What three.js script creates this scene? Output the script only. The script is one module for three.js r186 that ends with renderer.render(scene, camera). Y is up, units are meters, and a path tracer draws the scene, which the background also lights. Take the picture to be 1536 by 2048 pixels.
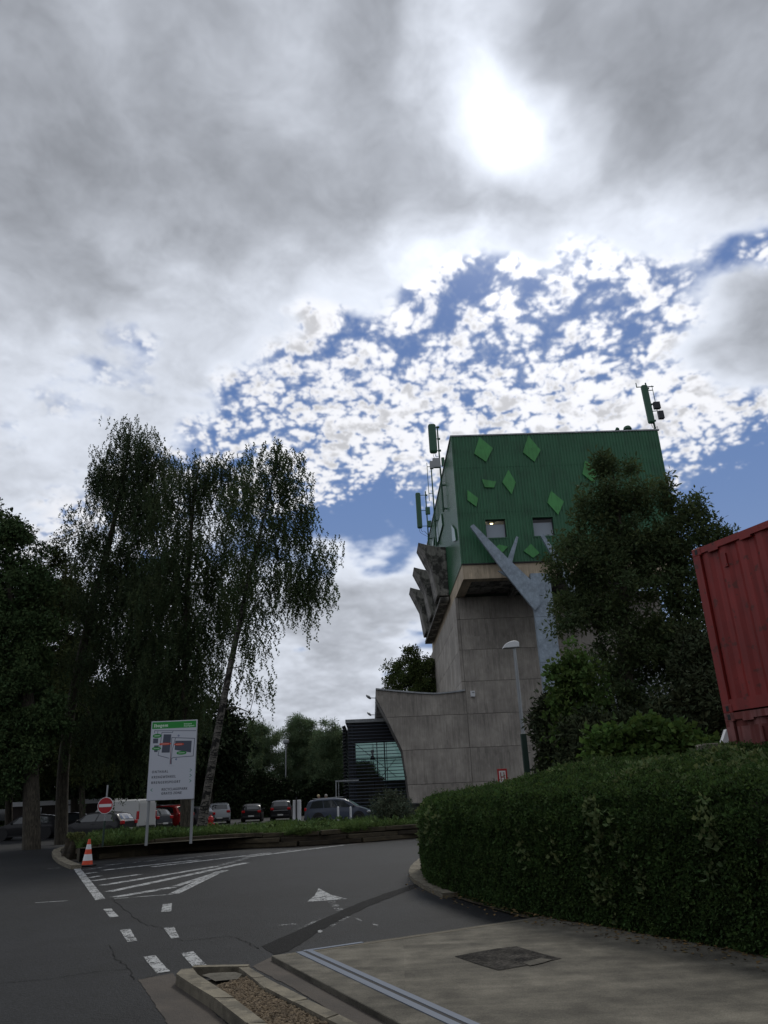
import * as THREE from 'three';
import { mergeGeometries, mergeVertices, toCreasedNormals } from 'three/addons/utils/BufferGeometryUtils.js';
import { RoundedBoxGeometry } from 'three/addons/geometries/RoundedBoxGeometry.js';
import { MarchingCubes } from 'three/addons/objects/MarchingCubes.js';

// ---------------------------------------------------------------- camera, renderer, sky, sun
const EYE = 1.65, FOCAL = 1490, PITCH = 20.85 * Math.PI / 180, ROLL = -2.55 * Math.PI / 180;
const camera = new THREE.PerspectiveCamera(2 * Math.atan(1024 / FOCAL) * 180 / Math.PI, 0.75, 0.1, 2500);
camera.rotation.order = 'YXZ';
camera.position.set(0, EYE, 0);
camera.rotation.set(PITCH, 0, ROLL);
camera.updateMatrixWorld();
const scene = new THREE.Scene();
const renderer = new THREE.WebGLRenderer({ antialias: true });
renderer.toneMapping = THREE.LinearToneMapping;
renderer.toneMappingExposure = 1.0;
renderer.shadowMap.enabled = true;
const SUN_DIR = new THREE.Vector3(0.1793, 0.7404, -0.6478).normalize();
const sun = new THREE.DirectionalLight(new THREE.Color(1.0, 0.96, 0.88), 1.25);
sun.position.copy(SUN_DIR).multiplyScalar(150).add(new THREE.Vector3(0, 0, -30));
sun.target.position.set(0, 0, -30);
sun.castShadow = true; sun.shadow.radius = 24; sun.shadow.mapSize.set(4096, 4096);
Object.assign(sun.shadow.camera, { left: -90, right: 90, top: 90, bottom: -90, near: 1, far: 400 });
scene.add(sun, sun.target);

// ---------------------------------------------------------------- random numbers and noise
function rng(seed) { let s = seed >>> 0; return () => { s = (s + 0x6D2B79F5) >>> 0; let t = s; t = Math.imul(t ^ (t >>> 15), t | 1); t ^= t + Math.imul(t ^ (t >>> 7), t | 61); return ((t ^ (t >>> 14)) >>> 0) / 4294967296; }; }
const PERM = new Uint8Array(65536 * 2); { const r = rng(11); for (let i = 0; i < PERM.length; i++) PERM[i] = (r() * 256) | 0; }
const TAB = new Float32Array(65536); { const r = rng(5); for (let i = 0; i < 65536; i++) TAB[i] = r(); }
// value noise on an integer lattice; per > 0 repeats every per cells
function vn(x, y, per = 0, seed = 0) {
  let xi = Math.floor(x), yi = Math.floor(y); const fx = x - xi, fy = y - yi;
  let x1 = xi + 1, y1 = yi + 1;
  if (per) { xi = ((xi % per) + per) % per; x1 = ((x1 % per) + per) % per; yi = ((yi % per) + per) % per; y1 = ((y1 % per) + per) % per; }
  const u = fx * fx * (3 - 2 * fx), v = fy * fy * (3 - 2 * fy), s = seed * 7919;
  const h = (a, b) => TAB[(Math.imul(a, 374761393) + Math.imul(b, 668265263) + Math.imul(s, 2246822519) ^ (Math.imul(a, b) + 12345) * 31) >>> 7 & 65535];
  const a = h(xi, yi), b = h(x1, yi), c = h(xi, y1), d = h(x1, y1);
  return (a + (b - a) * u) * (1 - v) + (c + (d - c) * u) * v;
}
function fbm(x, y, oct, gain = 0.5, per = 0, seed = 0) { let s = 0, a = 1, n = 0; for (let i = 0; i < oct; i++) { s += a * vn(x, y, per, seed + i); n += a; a *= gain; if (per) { x *= 2; y *= 2; per *= 2; } else { const t = x * 1.6 - y * 1.2; y = x * 1.2 + y * 1.6 + 17.3; x = t + 5.1; } } return s / n; }
// distance to the nearest of scattered points, one to a cell
function puff(x, y) {
  const xi = Math.floor(x), yi = Math.floor(y); let m = 9;
  for (let a = -1; a < 2; a++) for (let b = -1; b < 2; b++) { const h = (Math.imul(xi + a, 73856093) ^ Math.imul(yi + b, 19349663)) >>> 3; const dx = xi + a + TAB[h & 65535] - x, dy = yi + b + TAB[(h >>> 5 ^ 40503) & 65535] - y, d = dx * dx + dy * dy; if (d < m) m = d; }
  return Math.sqrt(m);
}
const clamp = (v, a = 0, b = 1) => v < a ? a : v > b ? b : v;
const sstep = (a, b, v) => { const t = clamp((v - a) / (b - a)); return t * t * (3 - 2 * t); };
const lerp = (a, b, t) => a + (b - a) * t;
const lin = (c) => { c /= 255; return c <= 0.04045 ? c / 12.92 : ((c + 0.055) / 1.055) ** 2.4; };

// ---------------------------------------------------------------- the sky: broken cloud in three layers over blue, the sun behind a thin gap
// a photograph pixel gives a direction
const dirAt = (px, py) => new THREE.Vector3((px - 768) / FOCAL, -(py - 1024) / FOCAL, -1).applyQuaternion(camera.quaternion);
const DEG = 180 / Math.PI;
function makeSky() {
  const W = 4096, Hh = 2048, UPR = 1024, data = new Float32Array(W * Hh * 4);
  // cloud masses by direction: [px, py, cover of grey layer, its grey (sRGB), cover of small white cloudlets]
  const P = [
    [0,0,1,165,0],[200,0,1,174,0],[400,0,1,174,0],[600,0,1,190,0],[730,0,1,166,0],[900,0,1,214,0],[1000,0,.95,232,0],[1085,0,1,160,0],[1250,10,1,186,0],[1400,0,1,154,0],[1536,0,1,150,0],
    [0,130,1,165,0],[300,130,1,170,0],[500,130,1,186,0],[700,130,1,165,0],[850,130,1,206,0],[930,140,.95,228,0],[1000,130,.4,246,0],[1105,120,1,150,0],[1250,130,1,146,0],[1400,130,1,150,0],[1536,130,1,162,0],
    [0,220,1,166,0],[300,220,1,170,0],[600,220,1,184,0],[760,220,1,170,0],[870,220,1,204,0],[950,220,.7,232,0],[1015,205,-.1,252,0],[1100,225,.6,215,0],[1180,215,1,165,0],[1300,220,1,150,0],[1450,220,1,168,0],[1536,220,1,164,0],
    [0,310,1,160,0],[200,310,1,160,0],[450,310,1,165,0],[700,310,1,166,0],[850,310,1,176,0],[930,305,.95,210,0],[1000,285,.35,240,0],[1060,255,.05,250,0],[1075,315,.9,185,0],[1140,285,.3,245,0],[1230,300,1,178,0],[1400,310,1,166,0],[1536,310,1,160,0],
    [0,400,1,160,0],[300,400,1,172,0],[550,400,1,160,0],[750,400,1,166,0],[880,390,1,172,0],[1000,370,1,176,0],[1110,360,.9,196,0],[1200,400,.9,234,.3],[1330,400,.9,226,.3],[1450,400,.8,216,.5],[1536,380,.8,205,.3],
    [0,480,1,165,0],[250,480,1,195,0],[450,480,1,176,0],[700,480,1,176,0],[850,470,1,224,0],[1000,470,.8,236,.5],[1110,500,.8,205,.8],[1200,480,.3,240,.8],[1320,460,.35,240,.8],[1420,460,.2,225,.5],[1490,475,-.3,220,.1],[1536,480,-.2,220,.3],
    [0,560,1,160,0],[150,560,1,154,0],[350,560,1,204,0],[550,560,1,200,0],[750,540,.85,226,.7],[900,560,.15,240,.92],[1000,560,-.1,240,.88],[1120,560,-.2,240,.55],[1250,560,-.2,240,.3],[1340,550,-.2,240,.25],[1430,555,-.1,235,.4],[1490,575,.65,178,.1],[1536,560,1,166,0],
    [0,620,.95,200,0],[150,620,.95,196,0],[350,620,.9,216,.2],[550,620,.85,224,.4],[700,610,.55,226,.7],[790,630,-.1,230,.4],[880,620,-.2,240,.55],[1000,620,-.2,240,.5],[1100,620,-.2,240,.45],[1200,620,-.3,240,.12],[1320,620,-.1,240,.4],[1390,630,.2,200,.4],[1490,620,.95,160,0],
    [0,690,.9,216,0],[130,675,.2,190,.1],[230,710,.25,195,.1],[400,690,.75,210,.3],[550,690,.45,222,.65],[650,690,.0,230,.75],[740,690,-.2,230,.3],[850,690,-.2,240,.5],[950,690,-.2,240,.45],[1050,690,-.2,240,.22],[1150,690,-.2,240,.5],[1250,690,-.2,240,.55],[1350,690,.0,240,.6],[1410,690,.6,175,.4],[1490,690,1,160,0],
    [50,760,.75,226,.1],[130,790,.45,205,.2],[220,760,.7,208,.2],[400,760,.65,212,.4],[520,760,.35,222,.6],[615,770,-.2,214,.12],[700,760,-.2,240,.3],[800,760,-.2,240,.42],[900,760,-.2,240,.45],[1000,760,-.2,240,.55],[1150,760,-.2,240,.72],[1300,760,-.1,240,.75],[1400,770,.0,200,.75],[1500,760,.6,182,.5],
    [0,830,.6,200,.3],[100,825,.6,222,.4],[250,830,.6,206,.4],[400,830,.45,212,.5],[500,830,.1,206,.2],[600,830,-.2,240,.5],[700,830,-.2,240,.66],[800,830,-.2,240,.7],[900,830,-.2,240,.74],[1000,830,-.2,240,.78],[1300,830,-.2,240,.78],[1450,830,-.1,240,.8],[1536,830,.1,220,.8],
    [0,900,.6,200,.5],[100,900,.55,205,.5],[420,890,.2,210,.2],[500,900,-.1,210,.35],[600,900,-.2,240,.62],[700,900,-.2,240,.72],[850,900,-.2,240,.78],[1000,900,-.2,240,.74],[1200,900,-.2,240,.75],[1400,890,-.2,240,.74],[1480,900,-.2,240,.45],[1536,905,-.2,240,.0],
    [50,950,.5,195,.6],[300,950,.4,195,.5],[560,950,-.2,240,.55],[700,945,-.2,240,.6],[800,935,-.2,240,.55],[900,940,-.2,240,.4],[1340,935,-.2,240,.25],[1420,945,-.3,240,-.2],[1536,950,-.3,240,-.3],
    [50,1000,.3,195,.7],[300,1000,.2,195,.5],[600,990,-.2,240,.0],[700,995,-.2,240,-.3],[800,985,-.2,240,-.3],[1000,1000,-.2,240,-.3],[1400,1000,-.3,240,-.4],[1536,1000,-.3,240,-.4],
    [50,1060,.2,200,.6],[300,1060,.1,200,.3],[600,1060,-.2,200,-.3],[720,1050,-.2,205,-.3],[830,1060,-.2,205,-.3],[1450,1080,-.3,205,-.3],
    [540,1130,.3,200,-.3],[650,1105,.5,206,-.3],[710,1105,.75,210,-.3],[785,1115,.35,206,-.3],[840,1120,.55,206,-.3],[700,1180,1,182,-.3],[810,1190,1,180,-.3],[600,1200,1,176,-.3],[660,1250,1,166,-.3],[760,1240,.9,176,-.3],[815,1280,-.1,200,-.3],[700,1300,.5,200,-.3],[570,1300,.1,200,-.3],
    [550,1345,.8,205,-.3],[680,1350,.9,196,-.3],[770,1330,.8,200,-.3],[840,1320,.6,205,-.3],[740,1395,1,188,-.3],[620,1380,1,186,-.3],[590,1430,1,210,-.3],[700,1430,1,216,-.3],[550,1490,.9,205,-.3],[650,1490,.8,208,-.3],[750,1480,.9,205,-.3],
    [300,1200,.5,200,-.1],[100,1200,.5,195,.0],[300,1400,.9,200,-.3],[50,1400,.9,195,-.3],[1300,1300,.3,195,-.3],[1500,1300,.4,195,-.3],[1000,1300,.4,195,-.3],[1200,1500,.9,205,-.3],[900,1500,.9,205,-.3],[1000,1130,.0,200,-.3],[1250,1150,.0,200,-.3],
  ].map(([x, y, s, b, a]) => { const v = dirAt(x, y).normalize(); return [v.x, v.y, v.z, s, lin(b), a]; });
  // fields on a coarse direction grid of one degree, Gaussian-weighted; outside the frame the same kind of broken cloud goes on
  const GW = 360, GH = 91, F = new Float32Array(GW * GH * 3);
  for (let j = 0; j < GH; j++) for (let i = 0; i < GW; i++) {
    const el = j / DEG, az = (i - 180) / DEG, x = Math.cos(el) * Math.sin(az), y = Math.sin(el), z = -Math.cos(el) * Math.cos(az);
    const qx = x / (y + 0.3), qz = z / (y + 0.3);
    const n1 = fbm(qx * 1.1 + 3, qz * 1.1, 3, 0.5, 0, 3), n2 = fbm(qx * 1.5 + 9, qz * 1.5, 3, 0.5, 0, 8);
    let wS = 0.012, S = 0.012 * (0.35 + 1.1 * n1), B = 0.012 * lerp(0.34, 0.56, n2), A = 0.012 * 0.3;
    for (const p of P) {
      const d = (1 - (x * p[0] + y * p[1] + z * p[2])) * 2 * DEG * DEG;      // squared angle in degrees
      if (d > 260) continue;
      const w = Math.exp(-d / 5);
      wS += w; S += w * p[3]; B += w * p[4]; A += w * p[5];
    }
    const o = (j * GW + i) * 3; F[o] = S / wS; F[o + 1] = B / wS; F[o + 2] = A / wS;
  }
  const f3 = [0, 0, 0];
  const field = (az, el) => {
    const gx = az + 180, gy = clamp(el, 0, 89.99), x0 = Math.floor(gx), y0 = Math.floor(gy), u = gx - x0, v = gy - y0;
    const a = ((x0 % GW) + GW) % GW, b = (a + 1) % GW;
    for (let c = 0; c < 3; c++) f3[c] = (F[(y0 * GW + a) * 3 + c] * (1 - u) + F[(y0 * GW + b) * 3 + c] * u) * (1 - v) + (F[((y0 + 1) * GW + a) * 3 + c] * (1 - u) + F[((y0 + 1) * GW + b) * 3 + c] * u) * v;
    return f3;
  };
  for (let j = 0; j < UPR; j++) {
    const row = j + 1024, el = ((row + 0.5) / Hh - 0.5) * Math.PI, sy = Math.sin(el), cy = Math.cos(el);
    for (let i = 0; i < W; i++) {
      // three.js: u = atan2(z, x) / 2pi + 0.5
      const th = ((i + 0.5) / W - 0.5) * 2 * Math.PI, x = cy * Math.cos(th), z = cy * Math.sin(th), y = sy;
      const az = Math.atan2(x, -z) * DEG, ed = el * DEG, ca = Math.max(cy, 0.25);
      const cosS = x * SUN_DIR.x + y * SUN_DIR.y + z * SUN_DIR.z, ang = Math.acos(clamp(cosS, -1, 1)) * DEG;
      // stretch of the cloud deck over the head
      const qx = x / (y + 0.2), qz = z / (y + 0.2);
      const wx = fbm(qx * 5 + 1.3, qz * 5, 4, 0.55, 0, 21) - 0.5, wz = fbm(qx * 5 + 41, qz * 5 + 7, 4, 0.55, 0, 27) - 0.5;
      const f = field(az + wx * 7 / ca, ed + wz * 6), S = f[0], B = f[1], A = f[2];
      // blue air
      const e = clamp(ed / 60), hz = Math.exp(-ed / 9), glow = Math.exp(-ang / 9), glow2 = Math.exp(-ang * ang / 60);
      let r = lerp(lin(104), lin(62), e) * (1 - hz) + 0.50 * hz + glow * 0.25, g = lerp(lin(138), lin(94), e) * (1 - hz) + 0.56 * hz + glow * 0.25, b = lerp(lin(190), lin(156), e) * (1 - hz) + 0.62 * hz + glow * 0.25;
      // small cloudlets
      if (A > -0.15) {
        const px = x / (y + 0.26), pz = z / (y + 0.26);
        const v1 = fbm(px * 14 + 3, pz * 14, 3, 0.55, 0, 43) - 0.5, v2 = fbm(px * 14 + 31, pz * 14 + 9, 3, 0.55, 0, 47) - 0.5;
        const ax = px + v1 * 0.026, az2 = pz + v2 * 0.026, lo = sstep(34, 27, ed);   // smaller cloudlets towards the horizon
        const d1 = puff(ax * 12 + 2, az2 * 12 + 5), d2 = puff(ax * 25, az2 * 25 + 8), d3 = puff(ax * 52 + 7, az2 * 52), d4 = puff(ax * 105 + 7, az2 * 105 + 3), fine = clamp((fbm(ax * 95 + 2, az2 * 95 + 5, 4, 0.7, 0, 51) - 0.5) * 2 + 0.5), big = fbm(px * 4.2, pz * 4.2 + 3, 3, 0.5, 0, 71);
        const w1 = lerp(0.36, 0.13, lo), w2 = lerp(0.25, 0.27, lo), w3 = lerp(0.17, 0.28, lo), w4 = lerp(0.1, 0.15, lo), wf = 1 - w1 - w2 - w3 - w4;
        const n = w1 * (1 - d1 * d1) + w2 * (1 - d2 * d2) + w3 * (1 - d3 * d3) + w4 * (1 - d4 * d4) + wf * (0.3 + 0.9 * fine), cov = A + (big - 0.5) * 0.7, t = n - (0.89 - 0.29 * cov);
        const al = sstep(-0.055, 0.085, t) * sstep(-0.12, 0.12, A), veil = 0.22 * sstep(-0.16, 0, t) * sstep(0, 0.3, A);
        const core = sstep(0.02, 0.16, t), soft = fbm(ax * 30 + 9, az2 * 30, 5, 0.6, 0, 57);
        const L = (1.0 - 0.4 * core * sstep(0.46, 0.7, soft)) * lerp(0.84, 1.06, Math.exp(-ang / 24)) + glow * 0.5;
        r = lerp(r, 0.7, veil); g = lerp(g, 0.74, veil); b = lerp(b, 0.8, veil);
        r = lerp(r, L * 0.99, al); g = lerp(g, L, al); b = lerp(b, L * 1.05, al);
      }
      // the grey deck
      const nS = fbm(qx * 7 + 11, qz * 7 + 2, 6, 0.6, 0, 33), nf = fbm(qx * 2.6, qz * 2.6 + 30, 4, 0.55, 0, 61), ux = qx + wx * 0.1, uz = qz + wz * 0.1;
      const e1 = puff(ux * 5 + 3, uz * 5), e2 = puff(ux * 11, uz * 11 + 4), lump = 0.5 * (1 - e1 * e1) + 0.3 * (1 - e2 * e2) + 0.2 * fbm(ux * 20, uz * 20, 4, 0.6, 0, 65);
      const c = S + (nS - 0.5) * 0.85 + (lump - 0.66) * 0.5, alS = sstep(0.14, 0.52, c);
      if (alS > 0) {
        const edge = 1 - sstep(0.3, 0.95, c);
        let L = B * (0.9 + 0.24 * nf) * (1 + 0.45 * (lump - 0.66) + 0.5 * (nS - 0.5) + 0.36 * (fbm(ux * 26 + 5, uz * 26, 4, 0.65, 0, 67) - 0.5));
        L = lerp(Math.max(L, Math.min(0.9, L * 1.5)), L, sstep(0.2, 0.85, c));
        L += glow2 * edge * 0.3;
        r = lerp(r, L * 0.94, alS); g = lerp(g, L * 1.0, alS); b = lerp(b, L * 1.12, alS);
      }
      // brightness of the gap in front of the sun
      const hole = (0.6 * Math.exp(-ang * ang / 50) + 2.2 * Math.exp(-ang * ang / 9)) * (1 - alS);
      r += hole; g += hole; b += hole * 0.98;
      const o = (row * W + i) * 4; data[o] = r; data[o + 1] = g; data[o + 2] = b; data[o + 3] = 1;
    }
  }
  for (let k = 0; k < 1024 * W * 4; k += 4) { data[k] = 0.12; data[k + 1] = 0.125; data[k + 2] = 0.12; data[k + 3] = 1; }
  const t = new THREE.DataTexture(data, W, Hh, THREE.RGBAFormat, THREE.FloatType);
  t.mapping = THREE.EquirectangularReflectionMapping; t.magFilter = t.minFilter = THREE.LinearFilter; t.needsUpdate = true;
  return t;
}
scene.background = makeSky();
scene.environment = scene.background;

// ---------------------------------------------------------------- helpers
const V = (x, y, z) => new THREE.Vector3(x, y, z);
// where the ray through a photograph pixel meets the level y, or the upright plane at depth z
function gp(px, py, y = 0) { const d = dirAt(px, py), t = (y - EYE) / d.y; return V(d.x * t, y, d.z * t); }
function at(px, py, z) { const d = dirAt(px, py), t = z / d.z; return V(d.x * t, EYE + d.y * t, z); }
const used = new Map();
function numbered(n) { const k = used.get(n) || 0; used.set(n, k + 1); return k ? `${n}_${String(k).padStart(3, '0')}` : n; }
function finish(m) { m.castShadow = m.receiveShadow = true; return m; }
function thing(name, label, category, pos = [0, 0, 0], turn = 0, group) {
  const o = new THREE.Group(); o.name = numbered(name); o.position.set(...pos); o.rotation.y = turn;
  o.userData = { label, category }; if (group) o.userData.group = group; scene.add(o); return o;
}
function part(name, geo, mat, parent, label) { const m = finish(new THREE.Mesh(geo, mat)); m.name = name; if (label) m.userData.label = label; parent.add(m); return m; }
function struct(name, geo, mat) { const m = finish(new THREE.Mesh(geo, mat)); m.name = numbered(name); m.userData.kind = 'structure'; scene.add(m); return m; }
function tag(m, label, category, group) { m.userData.label = label; m.userData.category = category; if (group) m.userData.group = group; return m; }
function plain(g) { g = g.index ? g.toNonIndexed() : g; for (const k of Object.keys(g.attributes)) if (!['position', 'normal', 'uv'].includes(k)) g.deleteAttribute(k); if (!g.attributes.normal) g.computeVertexNormals(); if (!g.attributes.uv) g.setAttribute('uv', new THREE.BufferAttribute(new Float32Array(g.attributes.position.count * 2), 2)); return g; }
const merge = (list) => mergeGeometries(list.map(plain));
// uv in metres, taken from each face's own plane
function metric(g, ox = 0, oy = 0) {
  g = plain(g); const p = g.attributes.position, uv = g.attributes.uv, a = V(), b = V(), c = V(), n = V();
  for (let i = 0; i < p.count; i += 3) {
    a.fromBufferAttribute(p, i); b.fromBufferAttribute(p, i + 1); c.fromBufferAttribute(p, i + 2);
    n.copy(b).sub(a).cross(c.clone().sub(a)); const x = Math.abs(n.x), y = Math.abs(n.y), z = Math.abs(n.z);
    [a, b, c].forEach((q, k) => uv.setXY(i + k, (y > x && y > z ? q.x : x > z ? q.z : q.x) + ox, (y > x && y > z ? -q.z : q.y) + oy));
  }
  return g;
}
const box = (w, h, d, x = 0, y = 0, z = 0) => metric(new THREE.BoxGeometry(w, h, d).translate(x, y, z));
const rbox = (w, h, d, x = 0, y = 0, z = 0, r = 0.02, s = 2) => plain(new RoundedBoxGeometry(w, h, d, s, Math.min(r, w / 2.01, h / 2.01, d / 2.01))).translate(x, y, z);
const cyl = (r1, r2, h, x = 0, y = 0, z = 0, n = 16) => plain(new THREE.CylinderGeometry(r1, r2, h, n)).translate(x, y, z);
// a bar between two points
function bar(a, b, r1, r2 = r1, n = 7) { const d = V().subVectors(b, a), L = d.length(); const g = new THREE.CylinderGeometry(r2, r1, L, n, 1, false); g.translate(0, L / 2, 0); g.applyQuaternion(new THREE.Quaternion().setFromUnitVectors(V(0, 1, 0), d.normalize())); g.translate(a.x, a.y, a.z); return plain(g); }
function beam(a, b, w, h) { const d = V().subVectors(b, a), L = d.length(), g = new THREE.BoxGeometry(w, h, L); const m = new THREE.Matrix4().lookAt(a, b, V(0, 1, 0)); g.translate(0, 0, -L / 2); g.applyMatrix4(m); g.translate(a.x, a.y, a.z); return plain(g); }
function poly(pts) { const s = new THREE.Shape(); pts.forEach(([x, y], i) => i ? s.lineTo(x, y) : s.moveTo(x, y)); s.closePath(); return s; }
function slab(pts, depth, bevel = 0) { return metric(new THREE.ExtrudeGeometry(poly(pts), { depth, bevelEnabled: bevel > 0, bevelSize: bevel, bevelThickness: bevel, bevelOffset: -bevel, bevelSegments: 1, curveSegments: 8 })); }
// a level sheet at height y over ground points [x, z]; edges cut into short, slightly ragged pieces
function sheet(pts, y, rag = 0, seed = 1) {
  const r = rng(seed), out = [];
  for (let i = 0; i < pts.length; i++) { const a = pts[i], b = pts[(i + 1) % pts.length], L = Math.hypot(b[0] - a[0], b[1] - a[1]), n = rag ? Math.max(1, Math.min(60, Math.round(L / (rag * 5)))) : 1; for (let k = 0; k < n; k++) { const t = k / n, j = k ? rag : 0; out.push([lerp(a[0], b[0], t) + (r() - 0.5) * j, -(lerp(a[1], b[1], t) + (r() - 0.5) * j)]); } }
  const g = new THREE.ShapeGeometry(poly(out)); g.rotateX(-Math.PI / 2); g.translate(0, y, 0); return metric(g);
}
const xz = (p) => [p.x, p.z];
function tubeAlong(pts, radii, n = 8) {
  const c = new THREE.CatmullRomCurve3(pts), S = (pts.length - 1) * 4, g = [], fr = c.computeFrenetFrames(S, false), pos = [], idx = [], uv = [];
  for (let i = 0; i <= S; i++) { const t = i / S, p = c.getPoint(t), f = t * (radii.length - 1), k = Math.min(radii.length - 2, Math.floor(f)), r = lerp(radii[k], radii[k + 1], f - k); for (let j = 0; j <= n; j++) { const a = j / n * Math.PI * 2, q = V().addScaledVector(fr.normals[i], Math.cos(a) * r).addScaledVector(fr.binormals[i], Math.sin(a) * r).add(p); pos.push(q.x, q.y, q.z); uv.push(j / n * r * 6.28, t * c.getLength()); } }
  for (let i = 0; i < S; i++) for (let j = 0; j < n; j++) { const a = i * (n + 1) + j, b = a + n + 1; idx.push(a, b, a + 1, b, b + 1, a + 1); }
  const geo = new THREE.BufferGeometry(); geo.setAttribute('position', new THREE.Float32BufferAttribute(pos, 3)); geo.setAttribute('uv', new THREE.Float32BufferAttribute(uv, 2)); geo.setIndex(idx); geo.computeVertexNormals(); return plain(geo);
}

// ---------------------------------------------------------------- procedural textures; tile is the size in metres that one repeat covers
function tex(size, tile, f, srgb = true) {
  const d = new Uint8Array(size * size * 4);
  for (let j = 0; j < size; j++) for (let i = 0; i < size; i++) { const c = f(i / size, j / size), o = (j * size + i) * 4; d[o] = clamp(c[0]) * 255; d[o + 1] = clamp(c[1]) * 255; d[o + 2] = clamp(c[2]) * 255; d[o + 3] = 255; }
  const t = new THREE.DataTexture(d, size, size, THREE.RGBAFormat); t.wrapS = t.wrapT = THREE.RepeatWrapping; t.magFilter = THREE.LinearFilter; t.minFilter = THREE.LinearMipmapLinearFilter; t.generateMipmaps = true;
  if (srgb) t.colorSpace = THREE.SRGBColorSpace; t.repeat.set(1 / tile, 1 / tile); t.needsUpdate = true; return t;
}
const N = (u, v, f, o, g, s) => fbm(u * f, v * f, o, g, f, s);
const grey = (k, t = [1, 1, 1]) => [k * t[0], k * t[1], k * t[2]];
const asphaltTex = (k, seed, tint) => tex(1024, 9, (u, v) => { const s = vn(u * 1024, v * 1024, 1024, seed), m = vn(u * 420, v * 420, 420, seed + 1), b = N(u, v, 4, 6, 0.6, seed + 2), c = N(u, v, 30, 3, 0.5, seed + 5); return grey(k * (0.32 + 0.6 * s + 0.36 * m + 0.6 * (b - 0.5) + 0.3 * (c - 0.5) + (s > 0.93 ? 0.25 : 0)), tint); });
const roughBump = tex(512, 2.2, (u, v) => grey(0.5 * vn(u * 512, v * 512, 512, 3) + 0.5 * N(u, v, 90, 3, 0.6, 4)), false);
const softBump = tex(512, 3, (u, v) => grey(N(u, v, 24, 5, 0.6, 14)), false);
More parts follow.
